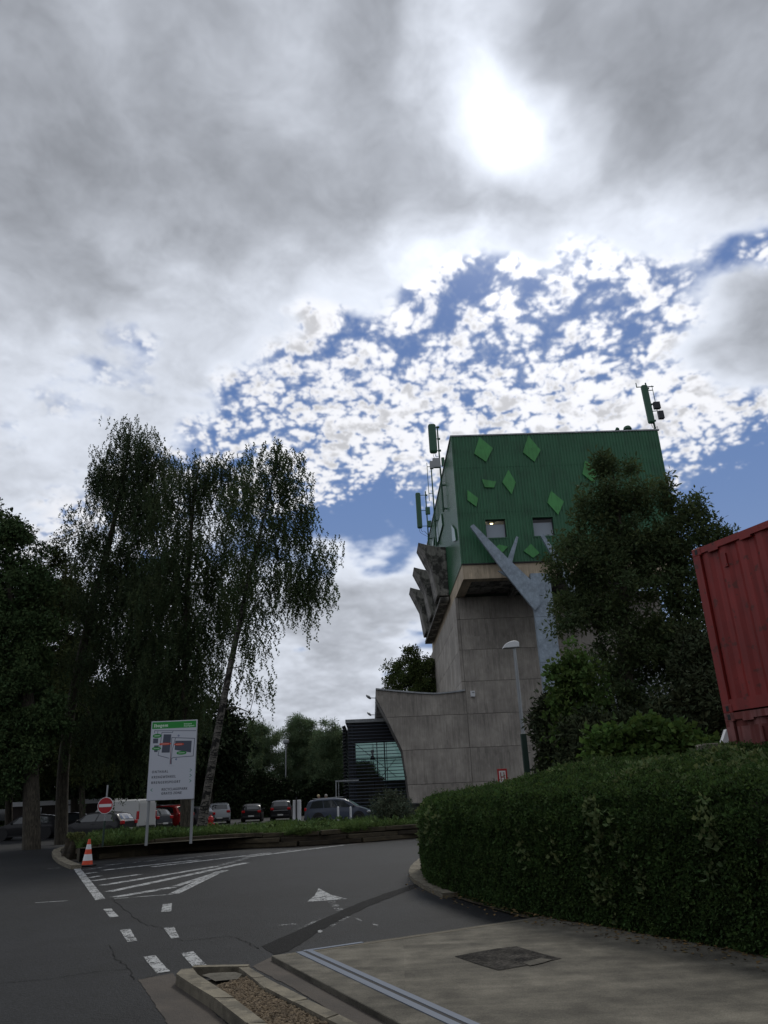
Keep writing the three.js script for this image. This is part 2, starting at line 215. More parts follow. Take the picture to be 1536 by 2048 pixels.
const T = {
  asphalt: asphaltTex(0.135, 1, [0.95, 1, 1.08]), fresh: asphaltTex(0.11, 9, [1, 1, 1.02]),
  patch: tex(512, 1.2, (u, v) => { const e = vn(u * 60, v * 60, 60, 91), b = N(u, v, 6, 5, 0.6, 92), f = vn(u * 256, v * 256, 256, 93), k = 0.3 * (0.25 + 0.5 * e + 0.9 * (b - 0.4) + 0.3 * f); return [k * 1.04, k, k * 0.94]; }),
  apron: tex(1024, 7, (u, v) => { const s = vn(u * 1024, v * 1024, 1024, 31), b = N(u, v, 5, 6, 0.55, 32), st = fbm(u * 6, v * 44, 4, 0.55, 0, 35), e = N(u, v, 36, 4, 0.55, 37); const k = 0.41 * (0.76 + 0.22 * s + 0.5 * (b - 0.5) + 0.36 * (st - 0.5) + 0.4 * (e - 0.5)); return [k * 1.04, k * 1.0, k * 0.9]; }),
  concrete: tex(1024, 5.48, (u, v) => { const s = vn(u * 700, v * 700, 700, 41), b = N(u, v, 4, 5, 0.55, 42), st = fbm(u * 90, v * 5, 4, 0.6, 0, 45), bl = N(u, v, 16, 4, 0.55, 48); const dk = sstep(0.55, 0.8, fbm(u * 34, v * 2.2, 3, 0.5, 0, 47)) * 0.12 * sstep(0.3, 0.6, bl); const k = 0.66 * (0.86 + 0.07 * s + 0.34 * (b - 0.5) + 0.2 * (st - 0.5) + 0.14 * (bl - 0.5) - dk); return [k * 1.045, k * 1.0, k * 0.94]; }),
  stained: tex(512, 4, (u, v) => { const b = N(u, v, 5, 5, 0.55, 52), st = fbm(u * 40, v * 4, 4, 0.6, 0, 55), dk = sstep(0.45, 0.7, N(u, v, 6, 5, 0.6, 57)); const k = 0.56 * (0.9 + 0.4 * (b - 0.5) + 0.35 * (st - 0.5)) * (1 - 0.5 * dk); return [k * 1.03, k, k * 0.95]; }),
  kerb: tex(512, 1.4, (u, v) => { const s = vn(u * 512, v * 512, 512, 61), b = N(u, v, 6, 5, 0.6, 62); const g = sstep(0.5, 0.66, N(u, v, 9, 5, 0.6, 60)), k = 0.47 * (0.78 + 0.26 * s + 0.6 * (b - 0.5)) * (1 - 0.2 * g); return [k * 1.06, k, k * 0.86]; }),
  gutter: tex(512, 2, (u, v) => { const s = vn(u * 512, v * 512, 512, 63), b = N(u, v, 5, 5, 0.6, 64); const k = 0.25 * (0.75 + 0.3 * s + 0.6 * (b - 0.5)); return [k * 1.12, k, k * 0.88]; }),
  soil: tex(512, 2.5, (u, v) => { const s = vn(u * 512, v * 512, 512, 65), b = N(u, v, 8, 5, 0.6, 66); const k = 0.26 * (0.7 + 0.4 * s + 0.6 * (b - 0.5)); return [k * 1.1, k, k * 0.75]; }),
  wood: tex(512, 1.6, (u, v) => { const g = fbm(u * 5, v * 90, 4, 0.6, 0, 67), b = N(u, v, 6, 4, 0.6, 68), c = fbm(u * 3, v * 200, 2, 0.5, 0, 69); const k = 0.36 * (0.65 + 0.5 * (g - 0.4) + 0.5 * (b - 0.4) + 0.3 * (c - 0.5)); return [k * 1.1, k, k * 0.8]; }),
  bark: tex(512, 1.2, (u, v) => { const g = fbm(u * 26, v * 6, 5, 0.6, 0, 71), k = 0.31 * (0.5 + 0.9 * (g - 0.2)); return [k * 1.08, k, k * 0.86]; }),
  birch: tex(512, 1.3, (u, v) => { const l = fbm(u * 5, v * 46, 3, 0.6, 0, 73), d = N(u, v, 9, 4, 0.6, 74), dark = clamp(sstep(0.54, 0.62, l) + sstep(0.55, 0.66, d)); const k = lerp(0.4, 0.1, dark) * (0.75 + 0.5 * vn(u * 40, v * 12, 0, 72)); return [k, k * 0.96, k * 0.9]; }),
  red: tex(512, 2.4, (u, v) => { const b = N(u, v, 5, 5, 0.6, 75), st = fbm(u * 40, v * 3, 3, 0.6, 0, 76), ru = sstep(0.66, 0.75, N(u, v, 22, 4, 0.6, 77)) * 0.6; const k = 0.92 + 0.3 * (b - 0.5) + 0.22 * (st - 0.5); return [lerp(0.58 * k, 0.3, ru), lerp(0.165 * k, 0.15, ru), lerp(0.145 * k, 0.11, ru)]; }),
  rusty: tex(512, 2.4, (u, v) => { const b = N(u, v, 6, 5, 0.6, 78), st = fbm(u * 30, v * 3, 4, 0.6, 0, 79); const k = 0.9 + 0.6 * (b - 0.5), m = sstep(0.4, 0.65, st); return [lerp(0.46, 0.56, m) * k, lerp(0.22, 0.36, m) * k, lerp(0.2, 0.35, m) * k]; }),
  metal: tex(256, 1.5, (u, v) => grey(0.72 + 0.35 * N(u, v, 6, 5, 0.62, 81) + 0.12 * (fbm(u * 50, v * 4, 3, 0.5, 0, 82) - 0.5))),
  wear: tex(512, 1.6, (u, v) => grey(0.92 * sstep(0.28, 0.62, 0.42 * vn(u * 160, v * 160, 160, 83) + 0.58 * N(u, v, 14, 5, 0.62, 84) + 0.02)), false),
  faint: tex(512, 1.6, (u, v) => grey(0.75 * sstep(0.5, 0.66, 0.42 * vn(u * 160, v * 160, 160, 85) + 0.58 * N(u, v, 12, 5, 0.62, 86))), false),
  panelGreen: tex(512, 6, (u, v) => { const k = 0.8 + 0.3 * N(u, v, 5, 6, 0.6, 88) + 0.22 * (fbm(u * 60, v * 4, 3, 0.5, 0, 89) - 0.5); return grey(k); }),
};
const std = (o) => new THREE.MeshStandardMaterial({ roughness: 0.85, metalness: 0, ...o });
const phy = (o) => new THREE.MeshPhysicalMaterial({ metalness: 0, ...o });
const rgb = (r, g, b) => new THREE.Color().setRGB(r, g, b);
const M = {
  asphalt: phy({ map: T.asphalt, bumpMap: roughBump, bumpScale: 0.012, roughness: 0.7, specularIntensity: 0.5 }), fresh: phy({ map: T.fresh, bumpMap: roughBump, bumpScale: 0.012, roughness: 0.85, specularIntensity: 0.35 }),
  apron: phy({ map: T.apron, bumpMap: roughBump, bumpScale: 0.005, roughness: 0.9, specularIntensity: 0.5 }), patch: phy({ map: T.patch, bumpMap: roughBump, bumpScale: 0.03, roughness: 0.95, specularIntensity: 0.3 }), concrete: std({ map: T.concrete, bumpMap: softBump, bumpScale: 0.006, roughness: 0.9 }),
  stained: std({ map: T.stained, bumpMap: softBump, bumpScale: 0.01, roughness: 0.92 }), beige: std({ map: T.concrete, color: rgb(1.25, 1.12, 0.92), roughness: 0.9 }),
  kerb: std({ map: T.kerb, bumpMap: roughBump, bumpScale: 0.006, roughness: 0.9 }), gutter: std({ map: T.gutter, bumpMap: roughBump, bumpScale: 0.006 }), soil: std({ map: T.soil, bumpMap: roughBump, bumpScale: 0.02, roughness: 1 }),
  wood: std({ map: T.wood, color: rgb(0.75, 0.72, 0.66), bumpMap: softBump, bumpScale: 0.02, roughness: 0.95 }), woodDark: std({ map: T.wood, color: rgb(0.4, 0.37, 0.34), bumpMap: softBump, bumpScale: 0.02, roughness: 0.95 }),
  bark: std({ map: T.bark, bumpMap: softBump, bumpScale: 0.03, roughness: 1 }), birch: std({ map: T.birch, roughness: 0.95 }),
  paint: std({ color: rgb(0.44, 0.45, 0.45), alphaMap: T.wear, transparent: true, roughness: 0.8 }), paintFaint: std({ color: rgb(0.4, 0.41, 0.41), alphaMap: T.faint, transparent: true, roughness: 0.8 }),
  steel: std({ color: rgb(0.12, 0.145, 0.19), roughness: 0.65, metalness: 0.1, bumpMap: softBump, bumpScale: 0.002 }), gapShade: std({ color: rgb(0.012, 0.012, 0.013), roughness: 0.8 }),
  galv: std({ map: T.metal, color: rgb(0.42, 0.44, 0.45), roughness: 0.5, metalness: 0.45 }), paleSteel: std({ map: T.metal, color: rgb(0.36, 0.44, 0.52), roughness: 0.45 }),
  green: std({ map: T.panelGreen, color: rgb(0.035, 0.155, 0.072), roughness: 0.5 }), greenSide: std({ map: T.panelGreen, color: rgb(0.035, 0.155, 0.072), roughness: 0.3 }), greenLight: std({ map: T.panelGreen, color: rgb(0.075, 0.33, 0.085), roughness: 0.5 }),
  antenna: std({ color: rgb(0.035, 0.11, 0.065), roughness: 0.55 }), greenPost: std({ color: rgb(0.012, 0.035, 0.025), roughness: 0.55 }), greyBox: std({ color: rgb(0.36, 0.36, 0.37), roughness: 0.5 }),
  black: std({ color: rgb(0.012, 0.012, 0.013), roughness: 0.6 }), darkMetal: std({ color: rgb(0.03, 0.032, 0.037), roughness: 0.5, metalness: 0.2 }), white: std({ color: rgb(0.72, 0.73, 0.74), roughness: 0.5 }),
  red: std({ map: T.red, roughness: 0.55 }), rusty: std({ map: T.rusty, roughness: 0.75 }), redPaint: std({ color: rgb(0.5, 0.02, 0.02), roughness: 0.45 }), orange: std({ color: rgb(0.7, 0.07, 0.02), roughness: 0.5 }),
  stone: std({ color: rgb(0.2, 0.15, 0.1), roughness: 0.95 }), ribbed: std({ color: rgb(0.42, 0.45, 0.47), roughness: 0.5 }),
};
M.paint.opacity = 0.99; M.paintFaint.opacity = 0.99;

// ---------------------------------------------------------------- ground, road, apron
struct('ground', (() => { const g = new THREE.PlaneGeometry(1600, 1600, 8, 8); g.rotateX(-Math.PI / 2); return metric(g); })(), M.asphalt);
const road = new THREE.Group(); road.name = 'road'; road.userData = { kind: 'structure', label: 'dark asphalt road with worn white markings' }; scene.add(road);
const pix = (list, y = 0) => list.map(([x, yy]) => xz(gp(x, yy, y)));
part('trench_patch', sheet(pix([[523, 1893], [540, 1886], [640, 1841], [723, 1804], [780, 1784], [836, 1766], [842, 1772], [790, 1792], [737, 1813], [690, 1836], [642, 1860], [600, 1890], [577, 1903], [548, 1910]]), 0.004, 0.03, 4), M.fresh, road, 'dark strip of newer asphalt crossing the road');
const quad = (p, y = 0.006) => sheet(pix(p), y, 0.012, 7);
function stripe(a, b, w, m, name) { const A = gp(...a), B = gp(...b), d = V().subVectors(B, A).normalize(), n = V(-d.z, 0, d.x).multiplyScalar(w / 2); part(name, sheet([xz(A.clone().add(n)), xz(B.clone().add(n)), xz(B.clone().sub(n)), xz(A.clone().sub(n))], 0.006, 0.02, 9), m, road); }
part('stripe', quad([[146, 1737], [159, 1735], [211, 1798], [191, 1801]]), M.paint, road);
for (const [a, b, w, m] of [
  [[205, 1741], [398, 1720], .26], [[185, 1762], [281, 1749], .24], [[205, 1771], [434, 1733], .26], [[434, 1733], [533, 1706], .24, 1], [[217, 1784], [492, 1726], .26], [[228, 1795], [346, 1775], .26], [[350, 1773], [451, 1741], .2],
  [[228, 1798], [346, 1789], .07], [[348, 1788], [440, 1743], .22], [[305, 1734], [539, 1706], .26], [[486, 1715], [691, 1690], .28], [[560, 1703], [725, 1687], .24, 1], [[170, 1748], [192, 1745], .2], [[178, 1756], [200, 1752], .2], [[160, 1741], [210, 1734], .2, 1], [[70, 1806], [135, 1802], .06, 0], [[93, 1738], [121, 1736], .24, 1], [[330, 1722], [450, 1707], .24, 1], [[210, 1731], [330, 1719], .2, 1],
]) stripe(a, b, w, m ? M.paintFaint : M.paint, 'stripe');
const z6 = (p) => p.map(([x, y]) => [x / 1.7067, 1680 + y / 1.7067]);
for (const q of [[[352, 237], [380, 235], [405, 262], [375, 265]], [[555, 220], [587, 217], [585, 245], [550, 247]], [[408, 308], [445, 305], [468, 345], [435, 350]], [[558, 302], [595, 298], [612, 335], [585, 338]], [[488, 400], [530, 395], [580, 450], [535, 457]], [[617, 388], [660, 382], [705, 428], [660, 436]]]) part('dash', quad(z6(q)), M.paint, road);
part('arrow_head', quad(z6([[1087, 165], [1100, 172], [1130, 188], [1185, 202], [1047, 213], [1075, 190]])), M.paint, road);
part('arrow_shaft', quad(z6([[1118, 211], [1142, 208], [1172, 238], [1148, 244]])), M.paintFaint, road);
for (const q of [[[1015, 305], [1090, 268], [1098, 272], [1025, 306]], [[950, 291], [1015, 286], [1015, 290], [950, 295]], [[1125, 293], [1188, 260], [1196, 263], [1135, 297]], [[1212, 265], [1238, 276], [1236, 280], [1214, 270]], [[1272, 285], [1295, 292], [1290, 296], [1274, 291]]]) part('worn_arrow_mark', quad(z6(q)), M.paintFaint, road);
part('paint_spot', quad(z6([[1085, 311], [1094, 308], [1102, 313], [1094, 318], [1086, 317]])), M.paint, road);
for (const pts of [[[380, 200], [430, 240], [500, 290], [560, 302], [620, 345]], [[370, 360], [400, 410], [440, 440], [470, 478], [530, 462]], [[620, 345], [700, 338], [780, 330], [830, 345], [880, 372]], [[0, 490], [140, 478], [300, 455], [440, 440]]]) {
  const P3 = z6(pts).map(([x, y]) => gp(x, y)), r = rng(pts[0][0] + 5), L = [], R = [];
  const c = new THREE.CatmullRomCurve3(P3).getPoints(40); c.forEach((p, i) => { const d = V().subVectors(c[Math.min(40, i + 1)], c[Math.max(0, i - 1)]).normalize(), w = 0.002 + 0.007 * r(), o = (r() - 0.5) * 0.05; L.push([p.x - d.z * (w + o), p.z + d.x * (w + o)]); R.push([p.x + d.z * (w - o), p.z - d.x * (w - o)]); });
  part('crack_seal', sheet([...L, ...R.reverse()], 0.005), M.fresh, road);
}
// concrete apron with the steel-edged joint of the weighing platform
const aC = gp(543, 1912, 0.05), aF = gp(1050, 1838, 0.05), aL = gp(800, 2048, 0.05), aDir = V().subVectors(aL, aC).normalize(), fDir = V().subVectors(aF, aC).normalize();
const apron = new THREE.Group(); apron.name = 'concrete_apron'; apron.userData = { kind: 'structure', label: 'pale concrete apron with a steel-edged joint' }; scene.add(apron);
{
  const e = aC.clone().addScaledVector(aDir, 16), f = aC.clone().addScaledVector(fDir, 5.2);
  const g = slab([[aC.x, -aC.z], [f.x, -f.z], [9, 9], [12, -6], [e.x, -e.z]].map(([x, y]) => [x, y]), 0.06, 0.006); g.rotateX(-Math.PI / 2); g.translate(0, -0.012, 0);
  part('slab', metric(g), M.apron, apron);
  const s0 = gp(592, 1906, 0.05), inward = V(-aDir.z, 0, aDir.x); if (inward.x < 0) inward.negate();
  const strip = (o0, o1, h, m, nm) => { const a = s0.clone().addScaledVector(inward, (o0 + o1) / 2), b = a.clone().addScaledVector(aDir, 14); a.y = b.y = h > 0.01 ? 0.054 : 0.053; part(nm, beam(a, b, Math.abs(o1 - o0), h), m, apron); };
  strip(0, 0.075, 0.014, M.steel, 'steel_edge'); strip(0.075, 0.12, 0.008, M.gapShade, 'gap_shade_strip'); strip(0.12, 0.19, 0.014, M.steel, 'steel_edge');  // black middle strip paints the shade of the open groove between the steel edges
  const b0 = s0.clone().addScaledVector(inward, 0.1).addScaledVector(aDir, -0.03), b1 = b0.clone().addScaledVector(fDir, 0.75); b0.y = b1.y = 0.053;
  part('steel_edge', beam(b0, b1, 0.07, 0.011), M.steel, apron);
  const k0 = aC.clone().addScaledVector(fDir, 0.15).addScaledVector(aDir, 0.1), k1 = k0.clone().addScaledVector(fDir, 3.4); k0.y = k1.y = 0.052; part('edge_strip', beam(k0, k1, 0.06, 0.008), M.kerb, apron);
  part('broken_patch', sheet(pix([[909, 1913], [960, 1903], [1033, 1893], [1075, 1905], [1123, 1917], [1060, 1930], [997, 1941], [950, 1927]], 0.056), 0.058, 0.05, 12), M.patch, apron, 'dark broken asphalt patch in the apron');
  part('patch_repair', sheet(pix([[1045, 1925], [1080, 1916], [1105, 1919], [1060, 1931]], 0.062), 0.062, 0.03, 14), M.apron, apron);
}
struct('gutter_strip', sheet(pix([[277, 1960], [345, 1947], [452, 2048], [520, 2112], [420, 2140], [335, 2048]]), 0.004, 0.015, 21), M.gutter);
struct('side_strip', sheet(pix([[505, 1934], [543, 1914], [640, 1968], [800, 2048], [900, 2100], [760, 2110], [690, 2040], [600, 1985]]), 0.004, 0.02, 22), M.gutter);
// kerbed island
{
  const K = thing('kerb_island', 'raised narrow island of concrete kerbstones filled with brown gravel', 'kerb');
  const r = rng(31);
  function stone(q, top, mat) { // q: four top corners, far-outer, far-inner, near-inner, near-outer
    const c = q.reduce((s, p) => s.add(p), V()).multiplyScalar(0.25), in_ = q.map((p) => p.clone().lerp(c, 0.03).setY(top + (r() - 0.5) * 0.008)), up = q.map((p) => p.clone().lerp(c, 0.008).setY(top - 0.018)), lo = q.map((p) => p.clone().lerp(c, 0.008).setY(-0.03)), pos = [];
    const face = (a, b, c2, d) => pos.push(...a, ...b, ...c2, ...a, ...c2, ...d); const A = (v) => [v.x, v.y, v.z];
    face(...in_.map(A)); for (let i = 0; i < 4; i++) { const j = (i + 1) % 4; face(A(up[i]), A(up[j]), A(in_[j]), A(in_[i])); face(A(lo[i]), A(lo[j]), A(up[j]), A(up[i])); }
    const g = new THREE.BufferGeometry(); g.setAttribute('position', new THREE.Float32BufferAttribute(pos, 3)); g.computeVertexNormals(); part('kerbstone', metric(plain(g), r() * 3, r() * 3), mat, K);
  }
  const run = (outer, inner, ts, h) => { for (let i = 0; i < ts.length - 1; i++) { const f = (l, t) => { const n = l.length - 1, k = Math.min(n - 1, Math.floor(t)); return l[k].clone().lerp(l[k + 1], t - k); }; stone([f(outer, ts[i]), f(inner, ts[i]), f(inner, ts[i + 1]), f(outer, ts[i + 1])], h, M.kerb); } };
  const ext = (l, d) => { const n = l.length - 1, v = V().subVectors(l[n], l[n - 1]).normalize(); return [...l, l[n].clone().addScaledVector(v, d)]; };
  const LO = ext([[352, 1948], [425, 1993], [497, 2048]].map(([x, y]) => gp(x, y, 0.1)), 3), LI = ext([[397, 1950], [465, 1993], [536, 2048]].map(([x, y]) => gp(x, y, 0.1)), 3);
  run(LO, LI, [0, 0.45, 1.05, 1.95, 2.3, 2.63, 3], 0.1);
  const RO = ext([[497, 1934], [561, 1970], [680, 2030]].map(([x, y]) => gp(x, y, 0.08)), 3), RI = ext([[477, 1935], [529, 1975], [655, 2038]].map(([x, y]) => gp(x, y, 0.08)), 3);
  run(RO, RI, [0, 0.55, 1.0, 1.5, 1.98, 2.35, 2.7, 3], 0.08);
  const E0 = gp(382, 1934, 0.09), E1 = gp(497, 1932, 0.09), w = V(0, 0, -0.09); stone([E0.clone().add(w), E1.clone().add(w), E1.clone(), E0.clone()], 0.09, M.kerb);
  const t0 = LO[0], t1 = LI[0]; stone([gp(362, 1938, 0.1), gp(386, 1936, 0.1), t1.clone(), t0.clone()], 0.1, M.kerb);
  // gravel bed
  const bed = [LI[0], LI[1], LI[2], LI[3], RI[3], RI[2], RI[1], RI[0]]; part('gravel_bed', sheet(bed.map(xz), 0.035), M.soil, K);
  part('concrete_fill', sheet(pix([[404, 1950], [420, 1946], [470, 1944], [484, 1948], [476, 1958], [430, 1962]], 0.065), 0.065, 0.03, 19), M.apron, K);
  const n = 5200, g = new THREE.IcosahedronGeometry(1, 0), im = new THREE.InstancedMesh(g, std({ roughness: 0.95 }), n), m = new THREE.Matrix4(), col = new THREE.Color();
  const f = (l, t) => { const k = Math.min(2, Math.floor(t)); return l[k].clone().lerp(l[k + 1], t - k); };
  for (let i = 0; i < n; i++) { const t = 0.35 + r() * 2.3, p = f(LI, t).lerp(f(RI, t), 0.03 + 0.94 * r()), s = 0.008 + 0.013 * r(); m.compose(V(p.x, 0.04 + r() * 0.015, p.z), new THREE.Quaternion().setFromEuler(new THREE.Euler(r() * 6, r() * 6, r() * 6)), V(s, s * 0.7, s * 1.2)); im.setMatrixAt(i, m); const k = 0.5 + r() * 0.9; im.setColorAt(i, col.setRGB(0.16 * k, 0.12 * k, 0.075 * k)); }
  im.name = 'gravel'; im.userData = { kind: 'stuff', label: 'brown gravel filling the kerbed island', category: 'gravel' }; finish(im); scene.add(im);
}

// ---------------------------------------------------------------- the tower: concrete below, green ribbed box above
const BO = V(6.35, 0, -60), BTURN = 1.74 * Math.PI / 180, BX = V(Math.cos(BTURN), 0, -Math.sin(BTURN)), BN = V(-Math.sin(BTURN), 0, -Math.cos(BTURN));
// photograph pixel -> [x, y] on the building's upright plane k metres behind its front, or [k, y] on a plane along its side
function bf(px, py, k = 0) { const d = dirAt(px, py), o = V(0, EYE, 0), q = BO.clone().addScaledVector(BN, k).sub(o), t = q.dot(BN) / d.dot(BN), p = o.addScaledVector(d, t).sub(BO); return [p.dot(BX), p.y]; }
function bs(px, py, x = 0) { const d = dirAt(px, py), o = V(0, EYE, 0), q = BO.clone().addScaledVector(BX, x).sub(o), t = q.dot(BX) / d.dot(BX), p = o.addScaledVector(d, t).sub(BO); return [p.dot(BN), p.y]; }
const tower = thing('tower_building', 'tall concrete building topped by a green ribbed metal box with leaf shapes', 'building', [BO.x, 0, BO.z], BTURN);
const COURSE = [0, 2.43, 5.17, 7.92, 10.67, 13.41, 16.15, 18.2];
{
  const r = rng(3);
  // wall core set back behind the panels
  part('wall_core', box(18.2, 18.15, 33.6, 9.35, 9.08, -6.3 - 16.8), M.concrete, tower);
  const pan = (w, h, d, x, y, z) => part('concrete_panel', metric(new THREE.BoxGeometry(w - 0.03, h - 0.03, d).translate(x, y, z), r() * 5, r() * 5), M.concrete, tower);
  const xs = [0.2, 7.1, 14, 18.6];
  for (let i = 0; i < 7; i++) for (let j = 0; j < 3; j++) pan(xs[j + 1] - xs[j], COURSE[i + 1] - COURSE[i], 0.3, (xs[j] + xs[j + 1]) / 2, (COURSE[i] + COURSE[i + 1]) / 2, -6.15);
  const ks = [6, 13, 20, 27, 34, 40];
  for (let i = 0; i < 7; i++) for (let j = 0; j < 5; j++) pan(0.3, COURSE[i + 1] - COURSE[i], ks[j + 1] - ks[j], 0.05, (COURSE[i] + COURSE[i + 1]) / 2, -(ks[j] + ks[j + 1]) / 2);
  // edge beams and soffit that carry the overhang
  part('edge_beam', box(18.7, 1.27, 0.9, 9.35, 18.85, -0.47), M.beige, tower);
  part('edge_beam', box(0.8, 1.27, 33, 0.4, 18.85, -0.93 - 16.5), M.beige, tower);
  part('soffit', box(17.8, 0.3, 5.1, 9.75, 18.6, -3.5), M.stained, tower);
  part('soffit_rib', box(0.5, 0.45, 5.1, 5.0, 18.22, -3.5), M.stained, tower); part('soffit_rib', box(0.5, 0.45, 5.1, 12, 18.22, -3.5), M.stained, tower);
  part('vent_slot', box(0.06, 1.1, 3, -0.12, 16.6, -36), M.black, tower);
  part('ribbed_wall', (() => { const l = []; for (let x = 8.2; x < 18; x += 0.3) l.push(box(0.17, 11, 0.08, x, 6.6, -5.9)); l.push(box(10, 11.1, 0.05, 13.1, 6.6, -5.96)); return merge(l); })(), M.ribbed, tower);
}
// green cladding: trapezoid ribs
const GREEN_Y0 = 19.5, GREEN_Y1 = 31.38, GREEN_W = 18.6;
function ribs(x0, x1, y0, y1, z, period = 0.27, deep = 0.05) {
  const pos = [], prof = []; const i0 = Math.floor(x0 / period), i1 = Math.ceil(x1 / period);
  for (let i = i0; i <= i1; i++) for (const [f, d] of [[0, 0], [0.4, 0], [0.5, 1], [0.9, 1]]) { const x = (i + f) * period; prof.push([x, d * deep]); }
  const P = []; for (let i = 0; i < prof.length; i++) { const [x, d] = prof[i]; if (x >= x0 && x <= x1) P.push([x, d]); } P.unshift([x0, P[0][1]]); P.push([x1, P[P.length - 1][1]]);
  for (let i = 0; i < P.length - 1; i++) { const [a, d] = P[i], [b, e] = P[i + 1]; pos.push(a, y0, z + d, b, y0, z + e, b, y1, z + e, a, y0, z + d, b, y1, z + e, a, y1, z + d); }
  const g = new THREE.BufferGeometry(); g.setAttribute('position', new THREE.Float32BufferAttribute(pos, 3)); g.computeVertexNormals(); return metric(plain(g));
}
const WIN = [[2.24, 4.02, 21.7, 23.42], [6.31, 8.13, 21.72, 23.46]];
{
  // cladding sheets round the two windows, each about as tall as the run between them
  const xs = [0, WIN[0][0], WIN[0][1], WIN[1][0], WIN[1][1], GREEN_W];
  part('cladding_sheet', ribs(0, GREEN_W, GREEN_Y0, 21.7, 0.02), M.green, tower);
  for (const i of [0, 2, 4]) part('cladding_sheet', ribs(xs[i], xs[i + 1], 21.7, 23.46, 0.02), M.green, tower);
  part('cladding_sheet', ribs(0, GREEN_W, 23.46, GREEN_Y1, 0.02), M.green, tower);
  part('box_core', merge([box(GREEN_W - 0.1, 2.2, 0.3, GREEN_W / 2, 20.6, -0.2), box(GREEN_W - 0.1, 7.9, 0.3, GREEN_W / 2, 27.42, -0.2), box(GREEN_W - 0.1, GREEN_Y1 - GREEN_Y0 - 0.05, 0.2, GREEN_W / 2, 25.4, -32.9), box(GREEN_W - 0.1, 0.2, 32.6, GREEN_W / 2, GREEN_Y1 - 0.15, -16.7), box(GREEN_W - 0.1, 0.2, 32.6, GREEN_W / 2, 19.65, -16.7)]), M.green, tower);
  for (let k = 0; k < 8; k++) part('side_sheet', (() => { const l = [box(0.08, GREEN_Y1 - GREEN_Y0, 4.1, -0.02, (GREEN_Y0 + GREEN_Y1) / 2, -2.08 - k * 4.12)]; for (let j = 0; j < 13; j++) l.push(box(0.02, GREEN_Y1 - GREEN_Y0 - 0.02, 0.1, -0.065, (GREEN_Y0 + GREEN_Y1) / 2, -0.2 - k * 4.12 - j * 0.316)); return merge(l); })(), M.greenSide, tower);
  part('side_sheet', box(0.08, GREEN_Y1 - GREEN_Y0, 32.9, GREEN_W + 0.02, (GREEN_Y0 + GREEN_Y1) / 2, -16.5), M.greenSide, tower);
  for (const y of [22.9, 27.1]) part('cladding_seam', box(GREEN_W - 0.02, 0.035, 0.02, GREEN_W / 2, y + 1.2, 0.072), M.green, tower);
  part('corner_trim', box(0.1, GREEN_Y1 - GREEN_Y0, 0.14, -0.06, (GREEN_Y0 + GREEN_Y1) / 2, 0.05), M.greenSide, tower);
  part('drip_trim', box(GREEN_W + 0.1, 0.1, 0.14, GREEN_W / 2, GREEN_Y0 - 0.02, 0.05), M.black, tower);
  part('roof_trim', merge([box(GREEN_W + 0.3, 0.12, 0.2, GREEN_W / 2, GREEN_Y1 + 0.06, 0.03), box(0.2, 0.12, 33, -0.06, GREEN_Y1 + 0.06, -16.55)]), M.galv, tower);
  // leaf shapes
  const D = [[[2.45, 31.21], [3.55, 30.07], [2.84, 28.77], [1.84, 29.61]], [[6.84, 31.21], [7.78, 29.73], [7.11, 28.62], [6.19, 29.59]], [[4.72, 27.93], [5.24, 26.7], [4.77, 25.61], [4.07, 26.78]], [[2.31, 27.12], [3.54, 26.85], [3.3, 26.29], [2.5, 26.35]], [[0.95, 26.15], [1.83, 25.35], [1.61, 24.57], [0.89, 25.2]], [[8.22, 25.82], [9.21, 24.76], [8.58, 23.55], [7.78, 24.73]], [[2.7, 20.69], [3.22, 21.07], [3.97, 20.85], [3.27, 20.2]], [[5.26, 20.42], [5.93, 21.04], [6.57, 20.2], [5.99, 19.79]], [[11.6, 28.6], [12.6, 27.6], [12.1, 26.4], [11.2, 27.3]]];
  for (const d of D) part('leaf_panel', slab(d, 0.09).translate(0, 0, 0.1), M.greenLight, tower);
  for (const q of [[[470, 1370], [487, 1540], [405, 1850], [398, 1590]], [[360, 1712], [356, 1838], [334, 1836], [338, 1790]], [[620, 1530], [668, 1600], [690, 1760], [640, 1780]]]) {
    const s = q.map(([x, y]) => bs(820 + x / 7.317, 840 + y / 7.317, -0.1)), g = slab(s.map(([k, y]) => [k, y]), 0.1); g.rotateY(Math.PI / 2); g.translate(-0.22, 0, 0); part('leaf_panel', metric(g), M.greenSide, tower);
  }
  // windows
  const glass = new THREE.MeshPhysicalMaterial({ color: rgb(0.8, 0.84, 0.86), roughness: 0.05, transmission: 1, thickness: 0, ior: 1.5 });
  const roomMat = std({ color: rgb(0.4, 0.39, 0.37), roughness: 0.9 }), blindMat = std({ color: rgb(0.5, 0.52, 0.57), roughness: 0.85 });
  WIN.forEach(([x0, x1, y0, y1], i) => {
    const w = new THREE.Group(); w.name = 'window'; tower.add(w); const cx = (x0 + x1) / 2, cy = (y0 + y1) / 2, W = x1 - x0, H = y1 - y0;
    part('frame', merge([box(W + 0.16, 0.1, 0.4, cx, y0 - 0.02, -0.1), box(W + 0.16, 0.1, 0.4, cx, y1 + 0.02, -0.1), box(0.1, H - 0.06, 0.4, x0 - 0.03, cy, -0.1), box(0.1, H - 0.06, 0.4, x1 + 0.03, cy, -0.1)]), M.green, w);
    part('inner_frame', merge([box(W - 0.1, 0.07, 0.07, cx, y0 + 0.07, -0.22), box(W - 0.1, 0.07, 0.07, cx, y1 - 0.07, -0.22), box(0.07, H - 0.22, 0.07, x0 + 0.06, cy, -0.22), box(0.07, H - 0.22, 0.07, x1 - 0.06, cy, -0.22)]), M.darkMetal, w);
    part('pane', new THREE.PlaneGeometry(W - 0.16, H - 0.16).translate(cx, cy, -0.22), glass, w);
